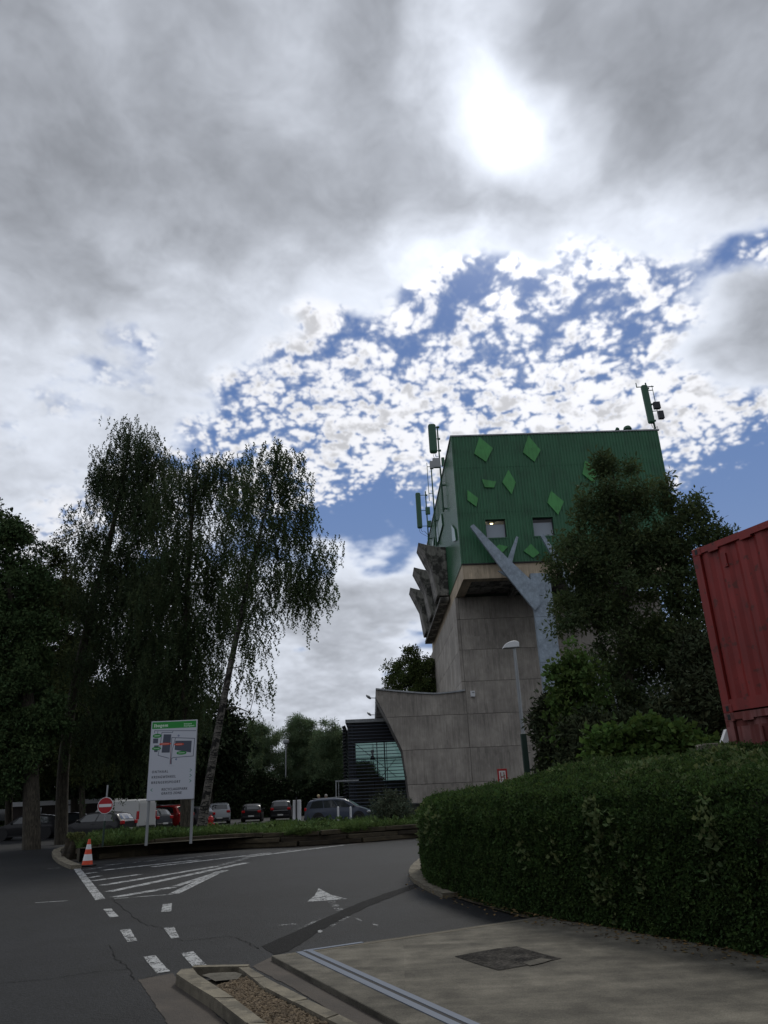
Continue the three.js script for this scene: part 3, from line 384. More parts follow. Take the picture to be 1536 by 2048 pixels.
    part('blind', box(W - 0.12, H * 0.74, 0.02, cx, y0 + 0.06 + H * 0.37, -0.32), blindMat, w);
    part('room', merge([box(W + 1.2, 0.05, 3, cx, y1 + 0.12, -1.95), box(W + 1.2, 2.6, 0.05, cx, cy, -3.5), box(0.05, 2.6, 3, x0 - 0.6, cy, -1.95), box(0.05, 2.6, 3, x1 + 0.6, cy, -1.95), box(W + 1.2, 0.05, 3, cx, y0 - 0.3, -1.95)]), roomMat, w);
    if (!i) {
      const lamp = thing('ceiling_lamp', 'small lit round lamp inside the window with a yellow glow', 'lamp', [0, 0, 0]); const lp = tower.localToWorld(V(cx - 0.15, y1 - 0.0, -1.0)); lamp.position.copy(lp);
      part('diffuser', cyl(0.16, 0.13, 0.06, 0, -0.03, 0, 20), std({ color: rgb(0.8, 0.7, 0.4), emissive: rgb(1, 0.82, 0.45), emissiveIntensity: 1.1 }), lamp); part('rim', cyl(0.19, 0.19, 0.05, 0, 0.02, 0, 20), M.darkMetal, lamp);
      const pl = new THREE.PointLight(rgb(1, 0.85, 0.55), 0.6, 8); pl.position.copy(lp).add(V(0, -0.12, 0)); pl.castShadow = true; scene.add(pl);
    }
  });
  // the painted steel tree in front of the facade
  const zt = 0.3;
  for (let i = 0; i < 5; i++) { const y0 = i * 3.66, y1 = y0 + 3.64; part('trunk_panel', merge([box(1.1, y1 - y0, 0.5, 6.0, (y0 + y1) / 2, zt + 0.25), box(0.52, y1 - y0 - 0.01, 0.36, 6.82, (y0 + y1) / 2, zt + 0.16)]), M.paleSteel, tower); }
  part('branch', slab([[0.8, 22.46], [1.08, 22.66], [3.72, 19.5], [5.9, 17.05], [5.9, 15.6], [5.42, 15.1], [3.2, 18.45]], 0.28).translate(0, 0, zt + 0.52), M.paleSteel, tower);
  part('twig', slab([[3.6, 19.4], [4.62, 21.53], [4.8, 21.46], [3.98, 19.1]], 0.16).translate(0, 0, zt + 0.4), M.paleSteel, tower);
  part('twig', slab([[2.81, 18.62], [3.3, 18.2], [4.2, 17.75], [4.4, 18.1], [3.5, 18.5]], 0.16).translate(0, 0, zt + 0.3), M.paleSteel, tower);
  part('branch', slab([[6.61, 21.42], [6.87, 21.56], [8.75, 17.9], [9.9, 14.6], [9.3, 14.2], [8.2, 17.6]], 0.28).translate(0, 0, zt + 0.54), M.paleSteel, tower);
  // concrete fins along the side, all cast alike
  const fin = (() => { const l = slab([[-2.7, 25.0], [-1.57, 22.49], [-1.18, 19.5], [-0.02, 19.5], [-0.02, 24.45], [-0.9, 24.5], [-1.9, 24.75]], 3.3, 0.04); return l; })();
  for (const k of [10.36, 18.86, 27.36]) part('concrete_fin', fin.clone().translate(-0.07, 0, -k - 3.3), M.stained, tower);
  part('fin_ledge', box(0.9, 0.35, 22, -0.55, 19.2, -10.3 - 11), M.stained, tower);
}
// things on the tower
const onTower = (x, y, k) => [BO.x + BX.x * x + BN.x * k, y, BO.z + BX.z * x + BN.z * k];
function antennaMast(x, k, y0, y1, o) {
  const t = thing('antenna_mast', o.label, 'antenna', onTower(x, y0, k), BTURN, 'antenna masts on the green tower'), h = y1 - y0;
  part('mast', cyl(0.07, 0.09, h, 0, h / 2, 0, 12), M.antenna, t);
  for (const y of [0.3, h * 0.3, h * 0.52].filter((y) => y0 + y < 31)) part('wall_bracket', merge([box(-x + 0.02, 0.12, 0.12, (-x) / 2 - 0.02, y, 0), box(0.22, 0.22, 0.22, 0, y, 0)]), M.antenna, t);
  if (o.panel) { const [px, a, b, w] = o.panel; part('antenna_panel', rbox(w, b - a, w * 0.8, px, (a + b) / 2 - y0, 0.1, w * 0.3, 3), M.antenna, t); for (const y of [a + 0.3, (a + b) / 2, b - 0.3]) part('panel_bracket', merge([box(Math.abs(px) + 0.1, 0.06, 0.06, px / 2 + 0.05, y - y0, 0.02), box(0.3, 0.14, 0.2, 0.06, y - y0, 0)]), M.antenna, t); part('cable', tubeAlong([V(px + 0.1, a - y0 - 0.02, 0.1), V(px + 0.25, a - y0 - 0.45, 0.15), V(px + 0.45, a - y0 - 0.35, 0.1), V(-0.02, a - y0 - 0.9, 0.08)], [0.025, 0.025], 6), M.black, t); part('cable', tubeAlong([V(px - 0.05, a - y0 - 0.02, 0.1), V(px - 0.02, a - y0 - 0.5, 0.2), V(px + 0.3, a - y0 - 0.75, 0.12), V(0, a - y0 - 1.1, 0.08)], [0.02, 0.02], 6), M.black, t); }
  for (const [bx, by, w, hh, m] of o.boxes || []) part('radio_unit', rbox(w, hh, 0.35, bx, by - y0, 0.12, 0.04), m, t);
  if (o.whip) { const [wx, a, b] = o.whip; part('whip', cyl(0.03, 0.04, b - a, wx, (a + b) / 2 - y0, 0, 8), M.antenna, t); for (const y of [a + 0.9, b - 0.5]) part('whip_bracket', box(Math.abs(wx), 0.06, 0.06, wx / 2, y - y0, 0), M.antenna, t); }
  return t;
}
antennaMast(-0.4, 7.2, 27.0, 36.2, { label: 'green antenna mast with a thick panel above a grey radio box', panel: [-0.55, 33.2, 36.4, 0.78], boxes: [[-0.35, 32.1, 0.75, 1.0, M.greyBox], [-0.85, 31.9, 0.35, 0.8, M.greyBox], [0.3, 32.2, 0.3, 0.9, M.antenna]] });
antennaMast(-0.4, 15.9, 26.4, 36.0, { label: 'plain green mast with a thin whip aerial clamped beside it', whip: [-0.45, 31.6, 36.2] });
antennaMast(-0.45, 24.3, 27.5, 36.2, { label: 'green antenna mast with a slim panel and two dark radio units', panel: [-0.95, 31.4, 36.0, 0.62], boxes: [[0.12, 33.6, 0.55, 0.9, M.antenna], [0.2, 31.9, 0.5, 0.8, M.antenna]] });
{ // on the far corner of the roof
  const t = antennaMast(18.9, 1.0, 31.5, 36.9, { label: 'leaning green antenna on the roof corner beside open sky', panel: [-0.25, 32.6, 36.6, 0.6], boxes: [[0.55, 34.4, 0.6, 0.7, M.darkMetal], [0.75, 33.4, 0.5, 0.8, M.darkMetal]], whip: [0.55, 33.0, 36.6] });
  part('top_arm', merge([box(1.6, 0.07, 0.07, -0.1, 5.0, 0), box(0.07, 0.5, 0.07, -0.9, 5.2, 0)]), M.antenna, t); t.rotation.z = 0.02;
}
{ const t = thing('roof_vent', 'two stubby green vent hoods on the tower roof', 'vent', onTower(15.9, 31.5, 0.8), BTURN); part('pipe', cyl(0.25, 0.25, 0.6, 0.35, 0.3, 0, 14), M.antenna, t); part('hood', plain(new THREE.SphereGeometry(0.38, 14, 8, 0, 6.3, 0, 1.6)).translate(0.35, 0.5, 0), M.antenna, t); part('pipe', cyl(0.1, 0.1, 0.65, -0.5, 0.32, 0, 10), M.antenna, t); part('hood', cyl(0.1, 0.19, 0.2, -0.6, 0.6, 0, 10), M.antenna, t); }
{ const p = onTower(0.79, 9.58, 5.98), t = thing('alarm_box', 'small white alarm box fixed high on the concrete wall', 'alarm', p, BTURN); part('case', rbox(0.4, 0.5, 0.18, 0, 0, 0.1, 0.03), M.white, t); part('lens', rbox(0.2, 0.1, 0.06, 0.05, 0.1, 0.2, 0.02), M.galv, t); }

// ---------------------------------------------------------------- low wing with flared concrete wall, and the louvred glass porch
{
  const wing = thing('concrete_wing', 'low concrete wing with a flared end wall and curved top edge', 'building', [BO.x, 0, BO.z], BTURN);
  const r = rng(8);
  // outline of the flared end on the front plane k = 6
  const top = [[-7.57, 10.34], [-6.5, 10.19], [-5.26, 10.03], [-3.8, 9.85], [-2.55, 9.74], [-1.3, 9.78], [0.14, 9.92]], left = [[-7.57, 9.6], [-6.7, 7.83], [-5.51, 5.21], [-5.25, 3], [-5.05, 0]];
  const lx = (y) => { for (let i = 0; i < left.length - 1; i++) if (y <= left[i][1] && y >= left[i + 1][1]) return lerp(left[i][0], left[i + 1][0], (left[i][1] - y) / (left[i][1] - left[i + 1][1])); return left[0][0]; };
  const cut = (y0, y1) => { const l = [[lx(y0), y0], [0.15, y0], [0.15, y1]]; l.push([lx(y1), y1]); for (const [x, y] of left) if (y > y0 + 0.05 && y < y1 - 0.05) l.push([x, y]); return l.slice(0, 4).concat(l.slice(4).sort((a, b) => b[1] - a[1])); };
  const G = 0.015;
  for (let i = 0; i < 3; i++) part('concrete_panel', metric(slab(cut(COURSE[i] + G, COURSE[i + 1] - G), 0.3).translate(0, 0, -6.3), r() * 5, r() * 5), M.concrete, wing);
  part('concrete_panel', metric(slab([[lx(COURSE[3] + G), COURSE[3] + G], [0.15, COURSE[3] + G], ...[...top].reverse().map(([x, y]) => [x, y - 0.06]), [left[0][0], 9.6]], 0.3).translate(0, 0, -6.3), r() * 5, r() * 5), M.concrete, wing);
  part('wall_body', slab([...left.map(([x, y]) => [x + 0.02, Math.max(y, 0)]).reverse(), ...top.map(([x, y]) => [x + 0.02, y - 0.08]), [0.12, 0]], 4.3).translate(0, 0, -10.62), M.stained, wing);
  part('coping', (() => { const l = []; for (let i = 0; i < top.length - 1; i++) { const a = V(top[i][0], top[i][1], 0), b = V(top[i + 1][0], top[i + 1][1], 0), m = a.clone().add(b).multiplyScalar(0.5), g = new THREE.BoxGeometry(a.distanceTo(b) + 0.01, 0.12, 4.7); g.rotateZ(Math.atan2(b.y - a.y, b.x - a.x)); g.translate(m.x, m.y, -8.2); l.push(metric(g)); } return merge(l); })(), M.galv, wing);
  part('roof_slab', box(7.4, 0.4, 20, -3.8, 9.4, -10.7 - 10), M.stained, wing); part('roof_edge', box(0.3, 0.85, 20, -7.45, 9.85, -10.65 - 10), M.galv, wing);
  for (const k of [7.5, 22]) { // lamps on arms at the flared edge
    const t = thing('wall_floodlight', k < 10 ? 'grey floodlight on an arm at the tip of the flared wall' : 'grey floodlight further back along the wing roof edge', 'floodlight', onTower(-7.6, 9.75, k), BTURN);
    part('arm', bar(V(0.05, 0, 0), V(-0.5, 0.04, 0), 0.035), M.galv, t); const hd = plain(new THREE.SphereGeometry(0.22, 14, 10)); hd.scale(1.3, 0.55, 0.8); hd.rotateZ(-0.7); hd.translate(-0.62, 0.12, 0); part('head', hd, M.galv, t);
  }
  // louvred porch on the plane k = 9
  const K = 11, [x0, yT] = bf(694, 1441, K), [x1] = bf(812, 1437, K), porch = thing('glass_porch', 'dark louvred glass porch beside the flared concrete wall', 'porch', [BO.x, 0, BO.z], BTURN);
  part('roof_fascia', box(x1 - x0 + 0.3, 0.3, 9, (x0 + x1) / 2, yT - 0.1, -K - 4.2), M.galv, porch);
  part('corner_post', box(0.42, yT - 0.26, 0.4, x0 + 0.22, (yT - 0.26) / 2, -K - 0.1), M.darkMetal, porch); part('corner_post', box(0.3, yT - 0.26, 0.3, x0 + 0.2, (yT - 0.26) / 2, -K - 8.4), M.darkMetal, porch);
  const [pl, pt] = bf(711, 1487, K), [pr] = bf(771, 1487, K);
  part('upper_panel', box(x1 - x0 - 0.5, yT - 0.28 - pt, 0.12, (x0 + x1) / 2 + 0.2, (yT - 0.28 + pt) / 2, -K - 0.12), M.darkMetal, porch);
  part('side_panel', box(pl - x0 - 0.45, pt - 0.02, 0.12, (pl + x0 + 0.45) / 2, pt / 2, -K - 0.12), M.darkMetal, porch);
  const tint = new THREE.MeshPhysicalMaterial({ color: rgb(0.36, 0.46, 0.43), roughness: 0.03, transmission: 1, thickness: 0, ior: 1.5 });
  const pane = (a, b, y0, y1, z) => part('pane', new THREE.PlaneGeometry(b - a, y1 - y0).translate((a + b) / 2, (y0 + y1) / 2, z), tint, porch);
  const mull = pr - 0.15;
  pane(pl, mull, 0.1, pt, -K - 0.1); pane(mull + 0.08, x1, 0.1, pt, -K - 0.1); part('mullion', box(0.08, pt, 0.14, mull + 0.04, pt / 2, -K - 0.1), M.black, porch); part('mullion', box(0.05, pt, 0.1, mull + 0.22, pt / 2, -K - 0.25), M.black, porch);
  // back of the porch: solid to breast height, glass above
  const kb = K + 8.5; part('back_wall', box(x1 - x0 + 1.5, 3.1, 0.2, (x0 + x1) / 2 + 0.7, 1.55, -kb), M.concrete, porch); part('back_frame', merge([box(0.1, yT - 3.4, 0.1, (x0 + x1) / 2, (yT + 2.8) / 2, -kb), box(x1 - x0, 0.08, 0.1, (x0 + x1) / 2, 5.2, -kb)]), M.black, porch);
  pane(x0 + 0.4, x1 + 1, 3.1, yT - 0.3, -kb);
  part('tie_rod', merge([bar(V(pl, pt, -K - 1), V(pr + 1, 3.2, -K - 2), 0.025), bar(V(pr + 0.9, pt - 1.4, -K - 1.5), V(mull - 0.3, 3.3, -K - 1), 0.025), bar(V(pl + 1.6, pt, -K - 3), V(pl + 1.6, 2.5, -K - 3), 0.025)]), M.black, porch);
  part('floor', box(x1 - x0 + 1, 0.1, 8.5, (x0 + x1) / 2 + 0.5, 0.05, -K - 4.3), M.gutter, porch);
  // the wing's inner wall behind the flare keeps the porch dark on that side
  part('inner_wall', box(0.15, yT - 0.3, 8.2, x1 + 0.7, (yT - 0.3) / 2, -K - 4.3), M.concrete, porch);
  const dy = 0.285; for (let y = 0.35; y < yT - 0.5; y += dy) part('louvre', metric(new THREE.BoxGeometry(x1 - x0 - 0.1, 0.03, 0.15).rotateX(0.25).translate((x0 + x1) / 2, y, -K + 0.2)), M.steel, porch);
  for (let y = 0.35; y < yT - 0.3; y += dy) part('side_louvre', metric(new THREE.BoxGeometry(0.34, 0.11, 8).rotateZ(0.35).translate(x0 - 0.32, y, -K - 4.1)), M.darkMetal, porch);
  part('louvre_rail', merge([box(0.05, yT - 0.4, 0.08, x0 + 0.1, yT / 2 - 0.1, -K + 0.2), box(0.05, yT - 0.4, 0.08, mull, yT / 2 - 0.1, -K + 0.13)]), M.darkMetal, porch);
  { const [hx, hy] = bf(745, 1510, K + 1.4), t = thing('pendant_lamp', 'black hourglass-shaped pendant lamp hanging behind the porch louvres', 'lamp', onTower(hx, hy, K + 1.4), BTURN); part('shade', plain(new THREE.LatheGeometry([[0.02, 0.45], [0.14, 0.43], [0.17, 0.3], [0.1, 0.12], [0.05, 0.02], [0.08, -0.06], [0.2, -0.22], [0.24, -0.42], [0.22, -0.42], [0.03, -0.1]].map(([x, y]) => new THREE.Vector2(x, y)), 20)), M.black, t); part('cord', cyl(0.012, 0.012, yT - hy - 0.7, 0, 0.45 + (yT - hy - 0.7) / 2, 0, 6), M.black, t); }
  { const [gx, gy] = bf(693, 1563, 8), t = thing('door_portal', 'slim pale steel door portal beside the porch corner', 'portal', onTower(gx - 0.9, 0, 8), BTURN); part('post', box(0.1, gy, 0.1, 0, gy / 2, 0), M.galv, t); part('post', box(0.06, gy - 0.05, 0.08, 0.22, gy / 2, -0.05), M.galv, t); part('lintel', box(2.0, 0.12, 0.12, 0.95, gy + 0.06, 0), M.galv, t); }
}

// ---------------------------------------------------------------- vegetation
// a leaf is a small folded lozenge; clumps and hanging strands of leaves are repeated through each crown
function leafInto(pos, p, dir, up, len, wid) {
  const side = V().crossVectors(dir, up); if (side.lengthSq() < 1e-6) side.set(1, 0, 0); side.normalize(); const nrm = V().crossVectors(side, dir).normalize();
  const a = p, m = p.clone().addScaledVector(dir, len * 0.45), l = m.clone().addScaledVector(side, wid / 2).addScaledVector(nrm, wid * 0.16), r = m.clone().addScaledVector(side, -wid / 2).addScaledVector(nrm, wid * 0.16), t = p.clone().addScaledVector(dir, len);
  pos.push(a.x, a.y, a.z, l.x, l.y, l.z, t.x, t.y, t.z, a.x, a.y, a.z, t.x, t.y, t.z, r.x, r.y, r.z);
}
const rdir = (r) => { const z = r() * 2 - 1, a = r() * 6.2832, s = Math.sqrt(1 - z * z); return V(s * Math.cos(a), z, s * Math.sin(a)); };
function geoOf(pos) { const g = new THREE.BufferGeometry(); g.setAttribute('position', new THREE.Float32BufferAttribute(pos, 3)); g.computeVertexNormals(); return g; }
function clump(n, rad, len, wid, seed, droop = 0.2) { const r = rng(seed), pos = []; for (let i = 0; i < n; i++) { const d = rdir(r), p = d.clone().multiplyScalar(rad * Math.cbrt(r()) * 0.9); const q = d.add(rdir(r).multiplyScalar(0.7)); q.y -= droop; leafInto(pos, p, q.normalize(), rdir(r), len * (0.7 + 0.6 * r()), wid * (0.7 + 0.6 * r())); } return geoOf(pos); }
function strandGeo(n, h, seed, len, wid, wig = 0.05) { const r = rng(seed), pos = []; let x = 0, z = 0; const tw = V(0.004, 0, 0); for (let i = 0; i < n; i++) { const y = -h * i / n; x += (r() - 0.5) * wig; z += (r() - 0.5) * wig; const d = rdir(r); d.y = -0.5 - r() * 0.6; leafInto(pos, V(x + (r() - 0.5) * wig, y, z + (r() - 0.5) * wig), d.normalize(), rdir(r), len * (0.7 + 0.6 * r()), wid * (0.7 + 0.6 * r())); } pos.push(0, 0, 0, 0.006, 0, 0, x, -h, z); return geoOf(pos); }
const leafMat = (o = {}) => new THREE.MeshPhysicalMaterial({ roughness: 0.85, specularIntensity: 0.3, side: THREE.DoubleSide, ...o });
const LM = { dull: leafMat(), thin: new THREE.MeshPhysicalMaterial({ roughness: 0.9, transmission: 0.35, thickness: 0, specularIntensity: 0.2, side: THREE.DoubleSide }) };
function scatter(name, parent, geo, mat, list, tint, vary = 0.35, seed = 1) { // list of Matrix4
  const im = new THREE.InstancedMesh(geo, mat, list.length), r = rng(seed), c = new THREE.Color();
  list.forEach((m, i) => { im.setMatrixAt(i, m); const k = 1 - vary + 2 * vary * r(), w = (r() - 0.5) * 0.25; im.setColorAt(i, c.setRGB(tint[0] * k * (1 + w), tint[1] * k, tint[2] * k * (1 - w * 0.5))); });
  im.name = name; im.userData.kind = 'stuff'; finish(im); parent.add(im); return im;
}
const M4 = (p, s, r, tilt = 3.1) => new THREE.Matrix4().compose(p, new THREE.Quaternion().setFromEuler(new THREE.Euler((r() - 0.5) * 2 * tilt, r() * 6.28, (r() - 0.5) * 2 * tilt)), typeof s === 'number' ? V(s, s, s) : s);
// crown volumes: lobes given as photograph ellipses [px, py, rx, ry, weight] at depth z
function lobesAt(z, list) { return list.map(([px, py, rx, ry, w = 1, dz = 0]) => { const c = at(px, py, z + dz), k = -z / FOCAL * 1.02; return { c, r: V(rx * k, ry * k, (rx + ry) * 0.5 * k * 0.85), w: w * rx * ry }; }); }
function pickIn(lobes, tot, r) { let t = r() * tot; for (const l of lobes) { t -= l.w; if (t <= 0) { const d = rdir(r), f = Math.pow(r(), 1 / 2.4) * (1 + 0.28 * Math.pow(r(), 4)); return V(l.c.x + d.x * l.r.x * f, l.c.y + d.y * l.r.y * f, l.c.z + d.z * l.r.z * f); } } return lobes[0].c.clone(); }
function skeleton(trunk, radii, nodes, r, minR = 0.012, reach = 0.5) { // trunk tube, then every cluster joined to the nearest node nearer the trunk
  const parts = [tubeAlong(trunk, radii, 9)], c = new THREE.CatmullRomCurve3(trunk), have = [];
  for (let i = 0; i <= 24; i++) { const t = 0.3 + 0.7 * i / 24, f = t * (radii.length - 1), k = Math.min(radii.length - 2, Math.floor(f)); have.push({ p: c.getPoint(t), r: lerp(radii[k], radii[k + 1], f - k) * 0.6 }); }
  const order = nodes.map((p) => ({ p, d: Math.min(...have.slice(0, 25).map((h) => h.p.distanceTo(p))) })).sort((a, b) => a.d - b.d);
  for (const { p } of order) {
    let best = null, bd = 1e9; for (const h of have) { const up = Math.max(0, h.p.y - p.y) * 1.6, d = h.p.distanceTo(p) + up; if (d < bd) { bd = d; best = h; } }
    const rr = Math.max(minR, Math.min(best.r * 0.72, 0.012 + best.p.distanceTo(p) * 0.022)), mid = best.p.clone().lerp(p, 0.5).add(V((r() - 0.5) * 0.25, 0.12 * best.p.distanceTo(p), (r() - 0.5) * 0.25));
    parts.push(bar(best.p, mid, rr, rr * 0.8, 5), bar(mid, p, rr * 0.8, rr * 0.5, 5)); have.push({ p: mid, r: rr * 0.8 }, { p, r: rr * 0.6 });
  }
  return merge(parts);
}
function leafyTree(name, label, o) {
  const r = rng(o.seed), base = o.trunk[0], t = thing(name, label, 'tree', [base.x, 0, base.z], 0, o.group), off = V(-base.x, 0, -base.z);
  const tot = o.lobes.reduce((s, l) => s + l.w, 0), cl = []; for (let i = 0; i < o.clusters; i++) cl.push(pickIn(o.lobes, tot, r));
  const tr = o.trunk.map((p) => p.clone().add(off)); tr[0].y = -0.1;
  part('trunk', skeleton(tr, o.radii, cl.map((p) => p.clone().add(off)), r, o.minR), o.bark || M.bark, t);
  const list = [], R = o.clusterR;
  for (const p of cl) { const cr = R * (0.6 + 0.8 * r()); for (let i = 0; i < o.per; i++) { const d = rdir(r).multiplyScalar(cr * Math.pow(r(), 0.6)); d.y *= 0.75; list.push(M4(p.clone().add(d).add(off), 0.75 + 0.6 * r(), r)); } }
  scatter('crown', t, o.clump, o.mat || LM.dull, list, o.tint, o.vary || 0.35, o.seed + 1); return t;
}
function birch(label, o) {
  const r = rng(o.seed), base = o.trunk[0], t = thing('birch_tree', label, 'tree', [base.x, 0, base.z], 0, o.group), off = V(-base.x, 0, -base.z);
  const tot = o.lobes.reduce((s, l) => s + l.w, 0), cl = []; for (let i = 0; i < o.clusters; i++) cl.push(pickIn(o.lobes, tot, r));
  const tr = o.trunk.map((p) => p.clone().add(off)); tr[0].y = -0.1;
  part('trunk', skeleton(tr, o.radii, cl.map((p) => p.clone().add(off)), r, 0.01), o.bark || M.birch, t);
  const list = [[], [], []];
  for (const p of cl) {
    const n = Math.round(o.per * (0.5 + r()));
    for (let i = 0; i < n; i++) {
      const q = p.clone().add(V((r() - 0.5) * 2 * o.clusterR, (r() - 0.3) * o.clusterR * 0.9, (r() - 0.5) * 2 * o.clusterR)), seg = 1 + Math.floor(r() * r() * o.long + r());
      let dx = (r() - 0.5) * 0.3, dz = (r() - 0.5) * 0.3;
      for (let s = 0; s < seg; s++) { const m = new THREE.Matrix4().compose(q.clone().add(off), new THREE.Quaternion().setFromEuler(new THREE.Euler(dz * 0.7, r() * 6.28, -dx * 0.7)), V(1, 1, 1).multiplyScalar(0.85 + 0.4 * r())); list[Math.floor(r() * 3)].push(m); q.y -= 0.62; q.x += dx * 0.6; q.z += dz * 0.6; dx *= 0.6; dz *= 0.6; if (q.y < 0.8) break; }
    }
  }
  list.forEach((l, i) => scatter('crown', t, STRANDS[i], LM.thin, l, o.tint, 0.35, o.seed + i)); return t;
}
const STRANDS = [strandGeo(17, 0.72, 301, 0.105, 0.085, 0.07), strandGeo(15, 0.7, 302, 0.1, 0.08, 0.09), strandGeo(19, 0.75, 303, 0.095, 0.075, 0.06)];
const px3 = (z, list) => list.map(([x, y]) => at(x, y, z)).map((p, i) => (i ? p : V(p.x, 0, p.z)));
const G = 'weeping birches behind the sign';
birch('weeping birch with a pale spotted trunk leaning beside the direction sign', { seed: 401, group: G, trunk: px3(-36, [[398, 1676], [415, 1580], [429, 1498], [450, 1386], [469, 1292], [480, 1245], [490, 1189], [508, 1120], [532, 1020], [556, 910]]), radii: [0.25, 0.2, 0.18, 0.16, 0.14, 0.12, 0.1, 0.07, 0.04, 0.02], lobes: lobesAt(-36, [[575, 905, 40, 35], [540, 945, 65, 60], [590, 980, 30, 55, .8], [515, 1020, 80, 75], [560, 1060, 65, 60], [635, 1105, 42, 35, 1.2], [615, 1140, 60, 35], [570, 1160, 70, 50], [500, 1130, 60, 90], [640, 1180, 30, 25], [500, 1230, 50, 70, .5], [495, 1340, 30, 60, .4], [500, 1420, 28, 30, .6], [455, 1300, 40, 60, .35]]), clusters: 165, per: 8, clusterR: 0.58, long: 3.8, tint: [0.06, 0.088, 0.036] });
birch('weeping birch with a dark straight trunk directly behind the sign', { seed: 402, group: G, bark: M.bark, trunk: px3(-39, [[374, 1670], [370, 1500], [371, 1350], [376, 1150], [390, 980], [400, 920]]), radii: [0.3, 0.24, 0.2, 0.14, 0.07, 0.03], lobes: lobesAt(-39, [[400, 945, 75, 50], [455, 975, 60, 60], [360, 990, 80, 70], [400, 1090, 100, 90], [440, 1190, 60, 100], [350, 1200, 80, 100], [380, 1320, 80, 90], [330, 1400, 60, 70], [420, 1400, 35, 60, .5]]), clusters: 225, per: 10, clusterR: 0.75, long: 4.5, tint: [0.055, 0.08, 0.035] });
birch('tallest weeping birch with long trailing curtains of leaves and a leaning trunk', { seed: 403, group: G, bark: M.bark, trunk: px3(-42, [[124, 1668], [130, 1500], [165, 1300], [215, 1100], [250, 940], [262, 850]]), radii: [0.34, 0.29, 0.24, 0.17, 0.09, 0.03], lobes: lobesAt(-42, [[252, 862, 38, 30], [270, 900, 70, 45], [215, 945, 40, 55], [300, 945, 65, 60], [250, 1000, 85, 80], [190, 1040, 28, 70], [290, 1090, 95, 90], [215, 1150, 60, 100], [300, 1220, 95, 110], [230, 1320, 80, 100], [310, 1380, 90, 90], [250, 1450, 80, 60]]), clusters: 300, per: 14, clusterR: 0.8, long: 5, tint: [0.052, 0.075, 0.034] });
const C1 = clump(12, 0.17, 0.13, 0.085, 501), C2 = clump(17, 0.28, 0.14, 0.085, 502), C3 = clump(12, 0.45, 0.32, 0.2, 503), C6 = clump(13, 0.17, 0.115, 0.05, 507), C7 = clump(16, 0.34, 0.28, 0.055, 508, 0), C8 = clump(12, 0.34, 0.24, 0.12, 509), C4 = clump(16, 0.13, 0.11, 0.06, 504), C5 = clump(14, 0.2, 0.3, 0.045, 505, 0.1), CV = clump(8, 0.13, 0.1, 0.085, 506, 0.35);
const GL = 'dark broadleaf trees by the car park';
leafyTree('broadleaf_tree', 'dense dark broadleaf tree with a thick trunk beside the cars', { seed: 411, group: GL, trunk: px3(-38, [[66, 1682], [62, 1550], [55, 1400], [30, 1250], [10, 1120]]), radii: [0.42, 0.36, 0.32, 0.2, 0.06], lobes: lobesAt(-38, [[-10, 1065, 45, 50], [25, 1090, 35, 65], [-40, 1160, 90, 90], [45, 1180, 55, 80], [0, 1280, 100, 90], [60, 1330, 45, 90], [-60, 1400, 100, 100], [20, 1440, 90, 80], [75, 1470, 40, 60], [-20, 1530, 90, 40]]), clusters: 260, per: 34, clusterR: 0.75, clump: C2, tint: [0.055, 0.09, 0.034] });
leafyTree('broadleaf_tree', 'broadleaf tree with yellowish green leaves behind the dark grey hatchback', { seed: 412, group: GL, trunk: px3(-53, [[168, 1655], [160, 1500], [140, 1350], [130, 1200], [132, 1110]]), radii: [0.2, 0.18, 0.16, 0.12, 0.05], lobes: lobesAt(-53, [[132, 1110, 30, 30], [112, 1150, 45, 50], [150, 1190, 40, 60], [100, 1240, 65, 70], [150, 1300, 50, 70], [100, 1370, 70, 80], [150, 1430, 60, 80], [90, 1500, 80, 60], [180, 1520, 60, 50]]), clusters: 250, per: 30, clusterR: 0.8, clump: C2, tint: [0.06, 0.075, 0.026] });
[[150, 1430, 110, 120, -62], [300, 1450, 110, 110, -66], [420, 1490, 70, 80, -72], [20, 1450, 110, 110, -64], [220, 1520, 120, 55, -58], [-60, 1480, 110, 90, -56]].forEach(([x, y, rx, ry, z], i) => leafyTree('broadleaf_tree', ['shaded tree over the low building with pale fascia', 'shaded tree rising behind the red car', 'shaded tree between the red car and the willows', 'shaded tree behind the thick-trunked broadleaf', 'low shaded tree behind the white van', 'shaded tree at the outer edge of the car park'][i], { seed: 420 + i, group: 'shaded trees behind the parked cars', trunk: px3(z, [[x, 1650], [x, y + 40], [x + 4, y - ry * 0.6]]), radii: [0.3, 0.22, 0.05], lobes: lobesAt(z, [[x, y - ry * 0.35, rx * 0.7, ry * 0.6], [x - rx * 0.4, y + ry * 0.2, rx * 0.6, ry * 0.6], [x + rx * 0.4, y + ry * 0.2, rx * 0.6, ry * 0.6], [x, y + ry * 0.45, rx, ry * 0.45]]), clusters: 120, per: 26, clusterR: 1.3, clump: C3, tint: [0.03, 0.045, 0.022] }));
